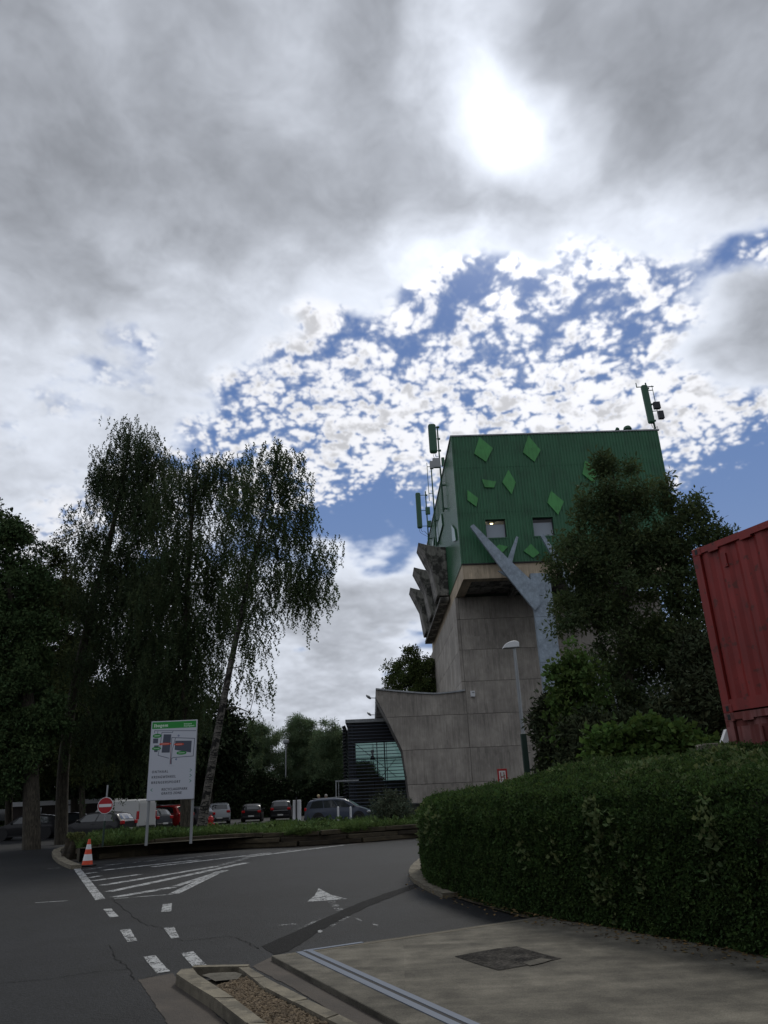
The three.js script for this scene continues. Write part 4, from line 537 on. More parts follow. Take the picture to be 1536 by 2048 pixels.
// pollard willows at the far side of the car park
[[345, 1530, 45, 60], [440, 1515, 42, 70], [515, 1512, 48, 82], [605, 1505, 46, 86], [662, 1508, 36, 80], [722, 1556, 30, 34]].forEach(([x, y, rx, ry], i) => leafyTree('willow_tree', ['grey-green willow rising behind the white van and sign', 'willow partly hidden by the spotted birch trunk', 'broad feathery willow behind the silver car', 'tall feathery willow beside the distant lamp column', 'slim willow between the lamp column willow and the porch', 'low willow showing past the porch corner'][i], { seed: 440 + i, group: 'willows beyond the car park', trunk: px3(-96 - (i % 2) * 3, [[x, 1618], [x + 3, 1570], [x, y]]), radii: [0.4, 0.35, 0.1], lobes: lobesAt(-96 - (i % 2) * 3, [[x - 8, y - ry * 0.42, rx * 0.5, ry * 0.36], [x + rx * 0.35, y - ry * 0.25, rx * 0.5, ry * 0.4], [x - rx * 0.35, y - ry * 0.1, rx * 0.6, ry * 0.45], [x, y + ry * 0.3, rx, ry * 0.5], [x, y + ry * 0.8, rx * 1.1, ry * 0.4], [x + 12, y - ry * 0.62, rx * 0.2, ry * 0.16, .7]]), clusters: 210, per: 28, clusterR: 0.8, clump: C7, mat: LM.thin, minR: 0.03, tint: [0.15, 0.21, 0.11], vary: 0.3 }));
leafyTree('broadleaf_tree', 'round bright-leaved tree rising behind the concrete wing', { seed: 450, trunk: px3(-92, [[830, 1612], [828, 1450], [826, 1340]]), radii: [0.4, 0.3, 0.08], lobes: lobesAt(-92, [[822, 1315, 22, 20], [800, 1345, 24, 26], [845, 1345, 30, 34], [822, 1370, 48, 30], [790, 1375, 16, 14], [860, 1390, 30, 40]]), clusters: 130, per: 15, clusterR: 0.75, clump: C8, tint: [0.08, 0.11, 0.035] });
// right-hand side: the oak, the sapling and the undergrowth
leafyTree('oak_tree', 'large dark oak with brown-green leaves in front of the tower', { seed: 460, trunk: px3(-21, [[1262, 1600], [1258, 1450], [1252, 1330], [1248, 1200], [1240, 1050], [1225, 940]]), radii: [0.24, 0.2, 0.17, 0.13, 0.08, 0.02], lobes: lobesAt(-21, [[1213, 925, 16, 32, 1.3], [1262, 935, 14, 25, 1.2], [1225, 1000, 60, 45], [1180, 1020, 35, 40], [1290, 1000, 45, 45], [1330, 985, 22, 50], [1250, 1080, 110, 60], [1170, 1110, 55, 60], [1370, 1030, 40, 45, .8], [1420, 1075, 42, 40, .7], [1455, 1085, 20, 14, .8], [1340, 1110, 80, 60], [1130, 1140, 50, 35, .8], [1240, 1180, 120, 75], [1380, 1180, 45, 70, .9], [1160, 1230, 60, 60], [1300, 1270, 110, 70, .8], [1380, 1310, 50, 80], [1250, 1340, 110, 60, .8], [1330, 1420, 100, 70], [1200, 1430, 80, 60]]), clusters: 430, per: 14, clusterR: 0.42, clump: C6, mat: LM.thin, tint: [0.07, 0.1, 0.04] });
leafyTree('maple_sapling', 'young maple with lighter green leaves beside the lamp post', { seed: 461, trunk: px3(-18.5, [[1140, 1580], [1142, 1450], [1140, 1330]]), radii: [0.07, 0.05, 0.02], lobes: lobesAt(-18.5, [[1140, 1320, 26, 26], [1130, 1370, 32, 40], [1165, 1390, 50, 55], [1140, 1450, 42, 46], [1190, 1450, 45, 50], [1120, 1490, 20, 36, .6]]), clusters: 70, per: 9, clusterR: 0.3, clump: CV, mat: LM.thin, tint: [0.085, 0.14, 0.035] });
[[1112, 1440, 24, 50, -19.5], [1128, 1510, 34, 40, -19], [1190, 1500, 70, 60, -17.5], [1320, 1480, 80, 60, -17], [1420, 1440, 50, 80, -15.5], [1400, 1350, 40, 90, -18]].forEach(([x, y, rx, ry, z], i) => leafyTree('understorey_bush', ['dark bush beside the green fence post, upper growth', 'low dark bush along the mesh fence', 'dark bush between the maple and the vine', 'dark bush behind the bindweed vine', 'dark bush against the container end', 'tall dark bush between the oak and the container'][i], { seed: 470 + i, group: 'bushes under the oak', trunk: px3(z, [[x, 1600], [x, y + ry * 0.5], [x, y]]), radii: [0.06, 0.04, 0.02], lobes: lobesAt(z, [[x, y, rx, ry], [x, y + ry * 0.6, rx, ry * 0.6]]), clusters: 60, per: 16, clusterR: 0.32, clump: C6, tint: [0.045, 0.058, 0.028] }));
leafyTree('vine_mound', 'bright green bindweed vine heaped over a bush behind the hedge', { seed: 480, trunk: px3(-14.5, [[1290, 1600], [1290, 1540], [1285, 1480]]), radii: [0.05, 0.04, 0.02], lobes: lobesAt(-14.5, [[1290, 1465, 28, 25], [1320, 1485, 50, 28], [1230, 1490, 35, 28], [1200, 1510, 36, 20], [1370, 1505, 50, 20], [1280, 1515, 70, 25], [1430, 1505, 40, 14], [1500, 1500, 50, 12]]), clusters: 110, per: 11, clusterR: 0.26, clump: CV, mat: LM.thin, tint: [0.09, 0.16, 0.04] });

// ---------------------------------------------------------------- the clipped hedge along the apron
{
  const H = thing('clipped_hedge', 'long clipped hedge with sloping top and trailing ivy along the apron', 'hedge'), r = rng(600);
  // stations along the front foot: [front point, top height, depth]
  const front = [gp(848, 1745), gp(862, 1775), gp(950, 1805), gp(1060, 1836), gp(1200, 1862), gp(1370, 1893), gp(1536, 1926)].map((p) => V(p.x, 0, p.z)); const last = V().subVectors(front[6], front[5]).normalize(); front.push(front[6].clone().addScaledVector(last, 3.5));
  front[0].x -= 0.02;
  const back = V(0.89, 0, -0.46), c = new THREE.CatmullRomCurve3(front), S = 44, prof = (t, u) => { // u 0..1 up the face, 1..2 over the top, 2..3 down the back
    const p = c.getPoint(t), e = sstep(0, 0.07, t), D = lerp(1.2, 2.6, e), h = lerp(1.5, 1.53, t), hb = lerp(1.62, 2.02, sstep(0, 0.35, t)) + 0.05 * Math.sin(t * 23);
    if (u <= 1) { const f = u; return p.addScaledVector(back, 0.05 * (1 - f) + 0.16 * sstep(0.8, 1, f)).setY(h * f); }
    if (u <= 2) { const f = u - 1; return p.addScaledVector(back, 0.16 + (D - 0.16) * f).setY(h + (hb - h) * Math.pow(f, 0.7)); }
    const f = u - 2; return p.addScaledVector(back, D).setY(hb * (1 - f));
  };
  const core = [], idx = [], U = 16; for (let i = 0; i <= S; i++) for (let j = 0; j <= U; j++) { const p = prof(i / S, j / U * 3), q = prof(i / S, 1.4).setY(0.8); p.lerp(q, 0.05); core.push(p.x, p.y, p.z); } for (let i = 0; i < S; i++) for (let j = 0; j < U; j++) { const a = i * (U + 1) + j, b = a + U + 1; idx.push(a, a + 1, b, b, a + 1, b + 1); }
  const endA = core.length / 3; for (const i of [0, S]) { const q = prof(i / S, 1.4).setY(0.8); core.push(q.x, q.y, q.z); } for (let j = 0; j < U; j++) { idx.push(endA, j + 1, j); idx.push(endA + 1, S * (U + 1) + j, S * (U + 1) + j + 1); }
  const g = new THREE.BufferGeometry(); g.setAttribute('position', new THREE.Float32BufferAttribute(core, 3)); g.setIndex(idx); g.computeVertexNormals(); part('twigs', g, M.bark, H);
  const HC = clump(12, 0.05, 0.036, 0.024, 601, 0), list = [], L = c.getLength();
  for (let i = 0; i < 38000; i++) { const u = r() < 0.47 ? r() : 1 + r() * 1.02, t = Math.pow(r(), 0.9), p = prof(t, u), b = 0.015 * Math.sin(p.x * 9 + p.y * 7) + 0.015 * Math.sin(p.z * 13 - p.y * 11); p.add(V((r() - 0.5) * 0.07, (r() - 0.5) * 0.05, (r() - 0.5) * 0.07)).addScaledVector(back, -b * (u < 1 ? 1 : 0)); if (u >= 1) p.y += b * 0.8; list.push(M4(p, 0.7 + 0.7 * r(), r)); }
  for (let i = 0; i < 420; i++) { const t = r(), p = prof(t, 1.02 + 0.95 * r()); const hgt = 0.1 * r() * r() + 0.04; for (let k = 0; k < 3; k++) list.push(M4(p.clone().add(V((r() - 0.5) * 0.03, hgt * (k + 1) / 2, (r() - 0.5) * 0.03)), 0.5 + 0.3 * r(), r)); }
  for (let i = 0; i < 2600; i++) { const p = prof(0, 3 * r()), q = prof(0, 1.4).setY(0.8 * r()); p.lerp(q, Math.pow(r(), 1.5)); p.z -= 0.05; list.push(M4(p, 0.8 + 0.6 * r(), r)); }
  scatter('leaves', H, HC, LM.thin, list, [0.055, 0.098, 0.028], 0.6, 602);
  // ivy: trailing strands down the face and a loose mat on top
  const IV = clump(3, 0.03, 0.065, 0.055, 603, 0.8), iv = [];
  for (const [t, top, len, n] of [[0.05, 1.45, 0.9, 20], [0.1, 1.5, 0.7, 14], [0.16, 1.5, 0.8, 26], [0.2, 1.4, 0.5, 10], [0.43, 1.1, 0.5, 10], [0.5, 1.2, 0.5, 9], [0.58, 1.5, 1.2, 40], [0.6, 1.4, 1.3, 40], [0.63, 1.3, 0.6, 12], [0.66, 0.9, 0.5, 14], [0.8, 1.5, 0.9, 24], [0.82, 1.4, 0.6, 14]]) for (let i = 0; i < n; i++) { const f = r(), p = prof(clamp(t + (r() - 0.5) * 0.014 + f * 0.006), clamp((top - f * len) / 1.52)); p.addScaledVector(back, -0.09); iv.push(M4(p, 0.75 + 0.7 * r(), r, 0.6)); }
  for (let i = 0; i < 620; i++) { const t = r() < 0.75 ? 0.45 + 0.45 * r() : r() * 0.5, u = 1.05 + 0.9 * Math.sqrt(r()), p = prof(t, u); if (vn(p.x * 1.6, p.z * 1.6, 0, 5) < 0.42) continue; p.y += 0.06 * r() + 0.03; iv.push(M4(p, 0.7 + 0.7 * r(), r, 0.9)); }
  scatter('ivy', H, IV, LM.thin, iv, [0.13, 0.17, 0.07], 0.35, 604);
  // fallen leaves along the foot of the hedge
  const lf = geoOf((() => { const q = []; leafInto(q, V(0, 0, 0), V(1, 0.1, 0), V(0, 1, 0), 0.05, 0.035); return q; })()), litter = []; for (let i = 0; i < 900; i++) { const t = r(), p = c.getPoint(t).addScaledVector(back, -0.02 - 0.5 * Math.pow(r(), 3)); litter.push(M4(V(p.x, 0.058, p.z), 0.5 + 0.8 * r(), r, 0.25)); }
  const li = scatter('leaf_litter', scene, lf, LM.dull, litter, [0.16, 0.11, 0.05], 0.5, 605); li.userData = { kind: 'stuff', label: 'brown fallen leaves along the foot of the hedge', category: 'leaves' };
  const bed = [...front.map((p) => [p.x - 0.1, p.z + 0.02]), [12, -3], [22, -14], [16, -26], [6, -26], [1.2, -20]]; struct('planting_bed', sheet(bed, 0.02), M.soil);
  // kerb round the nose of the bed
  const K = thing('bed_kerb', 'low pale concrete kerb curving round the hedge end', 'kerb'), kc = new THREE.CatmullRomCurve3([gp(905, 1795), gp(866, 1778), gp(840, 1762), gp(833, 1748), gp(838, 1735), gp(852, 1722)]); const kp = kc.getPoints(8);
  for (let i = 0; i < 8; i++) part('kerbstone', beam(kp[i].clone().setY(0.035), kp[i].clone().lerp(kp[i + 1], 0.97).setY(0.035), 0.34, 0.08), M.kerb, K);
}

// ---------------------------------------------------------------- raised grass bank behind its sleeper wall
const bankFront = [[150, 1716], [183, 1720], [269, 1714], [338, 1706], [460, 1698], [580, 1694], [700, 1687], [760, 1682], [845, 1675], [900, 1672]].map(([x, y]) => gp(x, y));
{
  const outline = [...bankFront.map(xz), [4.5, -37], [3, -42], [-3, -41.5], [-9, -39], xz(gp(190, 1672, 0.42)), xz(gp(160, 1697, 0.42))];
  const g = slab(outline.map(([x, z]) => [x, -z]), 0.42); g.rotateX(-Math.PI / 2); struct('grass_bank', metric(g), M.soil);
  const r = rng(700), W = thing('sleeper_wall', 'low retaining wall of weathered timber sleepers edging the grass bank', 'wall');
  for (let course = 0; course < 3; course++) {
    const c = new THREE.CatmullRomCurve3(bankFront), L = c.getLength(); let s = course % 2 ? -0.9 : 0;
    while (s < L) { const len = 2.1 + r() * 0.7, a = c.getPointAt(clamp(s / L)), b = c.getPointAt(clamp((s + len - 0.03) / L)); if (a.distanceTo(b) > 0.4) { const d = V().subVectors(b, a).normalize(), n = V(-d.z, 0, d.x).multiplyScalar(0.03 + 0.06 * r() + (2 - course) * 0.03); const h = 0.15 + 0.02 * r(), y = 0.02 + course * 0.16 + h / 2 + (course === 2 ? 0.01 + 0.04 * r() : 0), Ls = a.distanceTo(b), gg = new RoundedBoxGeometry(0.2, h, Ls, 2, 0.025); gg.translate(0, 0, -Ls / 2); gg.applyMatrix4(new THREE.Matrix4().lookAt(a, b, V(0, 1, 0))); gg.translate(a.x + n.x, y, a.z + n.z); part('sleeper', metric(plain(gg), r() * 3, r() * 3), course < 2 && r() < 0.6 ? M.woodDark : M.wood, W); } s += len; }
  }
  // grass
  const blades = (n, h, w, seed) => { const q = rng(seed), pos = []; for (let i = 0; i < n; i++) { const a = q() * 6.28, rr = 0.09 * Math.sqrt(q()), x = Math.cos(a) * rr, z = Math.sin(a) * rr, hh = h * (0.5 + 0.7 * q()), b = q() * 6.28, lx = Math.cos(b) * hh * 0.45, lz = Math.sin(b) * hh * 0.45, px = -Math.sin(b) * w, pz = Math.cos(b) * w; pos.push(x - px, 0, z - pz, x + px, 0, z + pz, x + lx * 0.3, hh * 0.65, z + lz * 0.3, x - px * 0.8 + lx * 0.3, hh * 0.6, z + lz * 0.3 - pz * 0.8, x + px * 0.8 + lx * 0.3, hh * 0.6, z + lz * 0.3 + pz * 0.8, x + lx, hh * 0.95, z + lz); } return geoOf(pos); };
  const inside = (x, z) => { let k = false; for (let i = 0, j = outline.length - 1; i < outline.length; j = i++) { const [xi, zi] = outline[i], [xj, zj] = outline[j]; if ((zi > z) !== (zj > z) && x < (xj - xi) * (z - zi) / (zj - zi) + xi) k = !k; } return k; };
  const tuft = blades(22, 0.3, 0.008, 701), list = [], weeds = [];
  while (list.length < 9000) { const x = -15 + 20 * r(), z = -42 + 16 * r(); if (!inside(x, z) || vn(x * 1.3, z * 1.3, 0, 3) < 0.22) continue; list.push(M4(V(x, 0.41, z), V(1.2, 0.4 + 0.8 * r() * (0.3 + vn(x * 0.7, z * 0.7, 0, 6)), 1.2), r, 0.15)); }
  const gr = scatter('grass', scene, tuft, LM.thin, list, [0.085, 0.14, 0.036], 0.45, 702); gr.userData = { kind: 'stuff', label: 'unmown grass covering the raised bank', category: 'grass' };
  const WC = clump(10, 0.14, 0.15, 0.1, 703, -0.3); for (let i = 0; i < 1700; i++) { const x = -15 + 20 * r(), z = -42 + 16 * r(); if (!inside(x, z) || vn(x * 0.8 + 9, z * 0.8, 0, 9) < 0.55) continue; weeds.push(M4(V(x, 0.5 + 0.12 * r(), z), 0.6 + 0.7 * r(), r, 0.5)); }
  const we = scatter('weeds', scene, WC, LM.dull, weeds, [0.085, 0.13, 0.045], 0.4, 704); we.userData = { kind: 'stuff', label: 'broad-leaved weeds among the grass on the bank', category: 'weeds' };
  // grass hanging over the wall, and dirt along its foot
  const cF = new THREE.CatmullRomCurve3(bankFront), over = []; for (let i = 0; i < 900; i++) { const p = cF.getPointAt(r()); if (vn(p.x * 1.1, 3.3, 0, 12) < 0.35) continue; over.push(M4(V(p.x, 0.42 + 0.08 * r(), p.z - 0.12 * r() + 0.06), V(1, 0.3 + 0.6 * r(), 1), r, 0.7)); }
  const ov = scatter('grass_fringe', scene, tuft, LM.dull, over, [0.085, 0.13, 0.036], 0.45, 708); ov.userData = { kind: 'stuff', label: 'grass hanging over the top of the sleeper wall', category: 'grass' };
  const fp = cF.getPoints(60), dL = [], dR = []; fp.forEach((p, i) => { const d = V().subVectors(fp[Math.min(60, i + 1)], fp[Math.max(0, i - 1)]).normalize(), w = 0.25 + 0.45 * vn(i * 0.6, 1, 0, 4); dL.push([p.x - d.z * w, p.z + d.x * w]); dR.push([p.x, p.z]); }); struct('dirt_strip', sheet([...dL, ...dR.reverse()], 0.004), M.gutter);
  // wild shrub near the hedge end
  const sh = thing('wild_shrub', 'wispy grey-green shrub at the far end of the grass bank', 'shrub', xz(at(785, 1660, -36)).reduce((s, v, i) => (i ? [s[0], 0.4, v] : [v]), []));
  const tw = [], sl = [], SG = clump(10, 0.1, 0.12, 0.03, 705, -0.4); for (let i = 0; i < 90; i++) { const a = r() * 6.28, sp = r(), tip = V(Math.cos(a) * sp * 1.25, 1.5 * (1 - 0.45 * sp * sp) * (0.6 + 0.5 * r()), Math.sin(a) * sp * 0.9), b0 = V(Math.cos(a) * 0.15, 0, Math.sin(a) * 0.15); tw.push(bar(b0, tip, 0.012, 0.004, 4)); for (let k = 0; k < 9; k++) sl.push(M4(b0.clone().lerp(tip, 0.25 + 0.75 * r()).add(rdir(r).multiplyScalar(0.07)), 0.8 + 0.5 * r(), r, 0.8)); }
  part('stems', merge(tw), M.bark, sh); scatter('leaves', sh, SG, LM.dull, sl, [0.09, 0.11, 0.07], 0.3, 706);
  // tree stump and its kerb at the tip of the bank
  const sp = gp(148, 1718), st = thing('tree_stump', 'mossy broken stump at the tip of the grass bank', 'stump', [sp.x, 0, sp.z]), prof = []; { const g2 = new THREE.CylinderGeometry(0.27, 0.4, 0.72, 22, 6); const p = g2.attributes.position; for (let i = 0; i < p.count; i++) { const x = p.getX(i), y = p.getY(i), z = p.getZ(i), a = Math.atan2(z, x), k = 1 + 0.22 * Math.sin(a * 5 + y * 2) + 0.12 * Math.sin(a * 11 + y * 7); p.setXYZ(i, x * k, y + (y > 0.3 ? 0.1 * Math.sin(a * 3 + 1) + 0.05 * Math.sin(a * 8) : 0), z * k); } g2.computeVertexNormals(); part('wood', metric(g2.translate(0, 0.32, 0)), M.woodDark, st); }
  const ml = []; for (let i = 0; i < 240; i++) { const a = r() * 6.28, q = Math.sqrt(r()) * 0.3; ml.push(M4(V(Math.cos(a) * q, 0.68 + 0.1 * Math.sin(a * 3 + 1) + r() * 0.05, Math.sin(a) * q), 0.3 + 0.3 * r(), r)); } scatter('moss', st, C4, LM.dull, ml, [0.12, 0.14, 0.05], 0.4, 707);
  const kk = thing('bank_kerb', 'worn curved kerb round the tip of the grass bank', 'kerb'), kc = new THREE.CatmullRomCurve3([gp(152, 1738), gp(128, 1728), gp(112, 1712), gp(118, 1702), gp(150, 1694)]).getPoints(7); for (let i = 0; i < 7; i++) part('kerbstone', beam(kc[i].clone().setY(0.05), kc[i].clone().lerp(kc[i + 1], 0.97).setY(0.05), 0.3, 0.12), M.kerb, kk);
}

// ---------------------------------------------------------------- containers behind the hedge
{
  const corner = V(5.02, 0, -11.75), d = V(Math.sin(24.1 / DEG), 0, Math.cos(24.1 / DEG)); // long side runs towards the camera's side
  const turn = Math.atan2(-d.z, d.x), L = 6.06, W = 2.44, H = 2.6;
  function container(y, mat, label, dark) {
    const t = thing('shipping_container', label, 'container', [corner.x, y, corner.z], turn); // local +x along the long side, the seen side faces +z
    const zf = 0, zb = -W;
    part('frame', merge([box(0.14, H, 0.14, 0.07, H / 2, zf - 0.07), box(0.14, H, 0.14, L - 0.07, H / 2, zf - 0.07), box(0.14, H, 0.14, 0.07, H / 2, zb + 0.07), box(0.14, H, 0.14, L - 0.07, H / 2, zb + 0.07), box(L - 0.28, 0.1, 0.09, L / 2, H - 0.05, zf - 0.05), box(L - 0.28, 0.17, 0.09, L / 2, 0.105, zf - 0.05), box(L - 0.28, 0.1, 0.09, L / 2, H - 0.05, zb + 0.05), box(L - 0.28, 0.17, 0.09, L / 2, 0.105, zb + 0.05)]), mat, t);
    const wave = []; let x = 0.16, k = 0; const P = []; while (x < L - 0.16) { P.push([x, k % 4 < 2 ? -0.04 : -0.076]); x += [0.11, 0.07, 0.1, 0.07][k % 4]; k++; }
    const pos = []; for (let i = 0; i < P.length - 1; i++) { const [a, p] = P[i], [b, q] = P[i + 1]; pos.push(a, 0.19, p, b, 0.19, q, b, H - 0.1, q, a, 0.19, p, b, H - 0.1, q, a, H - 0.1, p); }
    const g = geoOf(pos); part('corrugated_side', metric(plain(g)), mat, t);
    part('corrugated_side', metric(geoOf(pos).translate(0, 0, -W + 0.13)), mat, t);
    part('end_wall', (() => { const l = [box(0.05, H - 0.2, W - 0.28, 0.09, H / 2, -W / 2)]; for (let i = 0; i < 8; i++) l.push(box(0.05, H - 0.3, 0.13, 0.045, H / 2, -0.3 - i * 0.27)); return merge(l); })(), mat, t);
    part('end_wall', box(0.05, H - 0.2, W - 0.28, L - 0.09, H / 2, -W / 2), mat, t);
    part('roof', box(L - 0.3, 0.04, W - 0.2, L / 2, H - 0.06, -W / 2), mat, t); part('floor', box(L - 0.3, 0.16, W - 0.2, L / 2, 0.1, -W / 2), M.woodDark, t);
    for (const [cx, cy] of [[0.09, 0.06], [0.09, H - 0.06], [L - 0.09, 0.06], [L - 0.09, H - 0.06]]) { const c = part('corner_casting', rbox(0.18, 0.13, 0.17, cx, cy, -0.08, 0.015), mat, t); part('hole', rbox(0.06, 0.085, 0.02, cx, cy, 0.0, 0.03), M.black, c); }
    for (let i = 0; i < 9; i++) part('rail_lug', box(0.2, 0.03, 0.05, 0.42 + i * 0.63, H - 0.115, -0.03), dark, t);
    part('lashing_hook', merge([box(0.025, 0.2, 0.03, 0.62, H - 0.33, -0.02), box(0.08, 0.03, 0.03, 0.6, H - 0.43, -0.02)]), dark, t);
    return t;
  }
  container(0, M.rusty, 'faded rusty container under the red one behind the hedge', M.rusty);
  container(2.605, M.red, 'dark red shipping container stacked on a rusty container', M.red);
  { const p = at(1436, 1490, -11.9), t = thing('concrete_block', 'pale grey block with an upright tab beside the rusty container', 'block', [p.x - 0.05, 0, p.z + 0.05]); part('base', rbox(0.5, p.y + 0.02, 0.4, 0, (p.y + 0.02) / 2, 0, 0.03), M.apron, t); part('tab', slab([[0.05, 0], [0.22, 0], [0.22, 0.2], [0.16, 0.2]], 0.1).translate(0, p.y + 0.015, 0), M.white, t); }
}
// ---------------------------------------------------------------- street lamp, fence, hydrant plate
{
  const z = -30, hd = at(1018, 1292, z), t = thing('street_lamp', 'grey street lamp with a flat curved head before the concrete wall', 'street lamp', [hd.x + 0.2, 0, z]); const h = hd.y;
  part('pole', merge([cyl(0.06, 0.075, h - 3.4, 0, 3.4 + (h - 3.4) / 2, 0, 14), cyl(0.075, 0.085, 3.4, 0, 1.7, 0, 14), cyl(0.095, 0.095, 0.12, 0, 3.4, 0, 14)]), M.galv, t);
  const s = new THREE.Shape(); s.moveTo(0.16, -0.08); s.lineTo(-0.44, -0.11); s.quadraticCurveTo(-0.32, 0.1, 0.0, 0.13); s.quadraticCurveTo(0.14, 0.12, 0.17, 0.06); s.closePath(); const g = new THREE.ExtrudeGeometry(s, { depth: 0.2, bevelEnabled: true, bevelSize: 0.03, bevelThickness: 0.05, bevelSegments: 3 }); g.translate(0, h + 0.03, -0.1); const head = part('lamp_head', plain(g), M.white, t); part('lamp_glass', rbox(0.42, 0.03, 0.2, -0.16, h - 0.085, 0, 0.012), M.greyBox, head);
  const fp = at(1056, 1560, -22), top = at(1052, 1467, -22).y, f = thing('mesh_fence', 'dark green mesh fence with posts behind the hedge', 'fence', [fp.x, 0, -22]);
  part('post', rbox(0.16, top, 0.14, 0, top / 2, 0, 0.02), M.greenPost, f); const bl = at(1100, 1535, -22).y; for (let i = 1; i < 4; i++) part('post', rbox(0.07, bl, 0.07, i * 2.5, bl / 2, 0, 0.01), M.greenPost, f);
  for (const y of [0.3, bl * 0.5, bl - 0.04]) part('rail', box(7.4, 0.06, 0.04, 3.78, y, 0.0), M.greenPost, f);
  for (let k = 0; k < 3; k++) { const l = []; for (let i = 0; i < 24; i++) l.push(box(0.012, bl - 0.1, 0.012, 0.14 + k * 2.5 + i * 0.1, bl / 2, 0.03)); part('mesh_panel', merge(l), M.greenPost, f).userData.kind = 'stuff'; }
  // hydrant plate: red frame, white field, red letter
  const hp = at(1005, 1551, -21), hy = thing('hydrant_plate', 'small white plate with red frame and red letter above the hedge', 'sign', [hp.x, 0, hp.z]); const cv = document.createElement('canvas'); cv.width = 128; cv.height = 168; const c = cv.getContext('2d'); c.fillStyle = '#b01c22'; c.fillRect(0, 0, 128, 168); c.fillStyle = '#e6e2df'; c.fillRect(20, 24, 88, 144); c.fillStyle = '#8f1a1e'; c.fillRect(36, 44, 12, 110); c.fillRect(80, 44, 12, 110); c.fillRect(36, 96, 56, 14); c.fillStyle = '#d8d8d6'; c.fillRect(50, 40, 28, 46); const ct = new THREE.CanvasTexture(cv); ct.colorSpace = THREE.SRGBColorSpace;
  part('post', cyl(0.025, 0.025, hp.y, -0.0, hp.y / 2, -0.04, 8), M.galv, hy); part('plate', rbox(0.26, 0.34, 0.012, 0, hp.y, -0.012, 0.005), M.redPaint, hy); part('print', new THREE.PlaneGeometry(0.255, 0.335).translate(0, hp.y, -0.002), std({ map: ct, roughness: 0.5 }), hy);
}
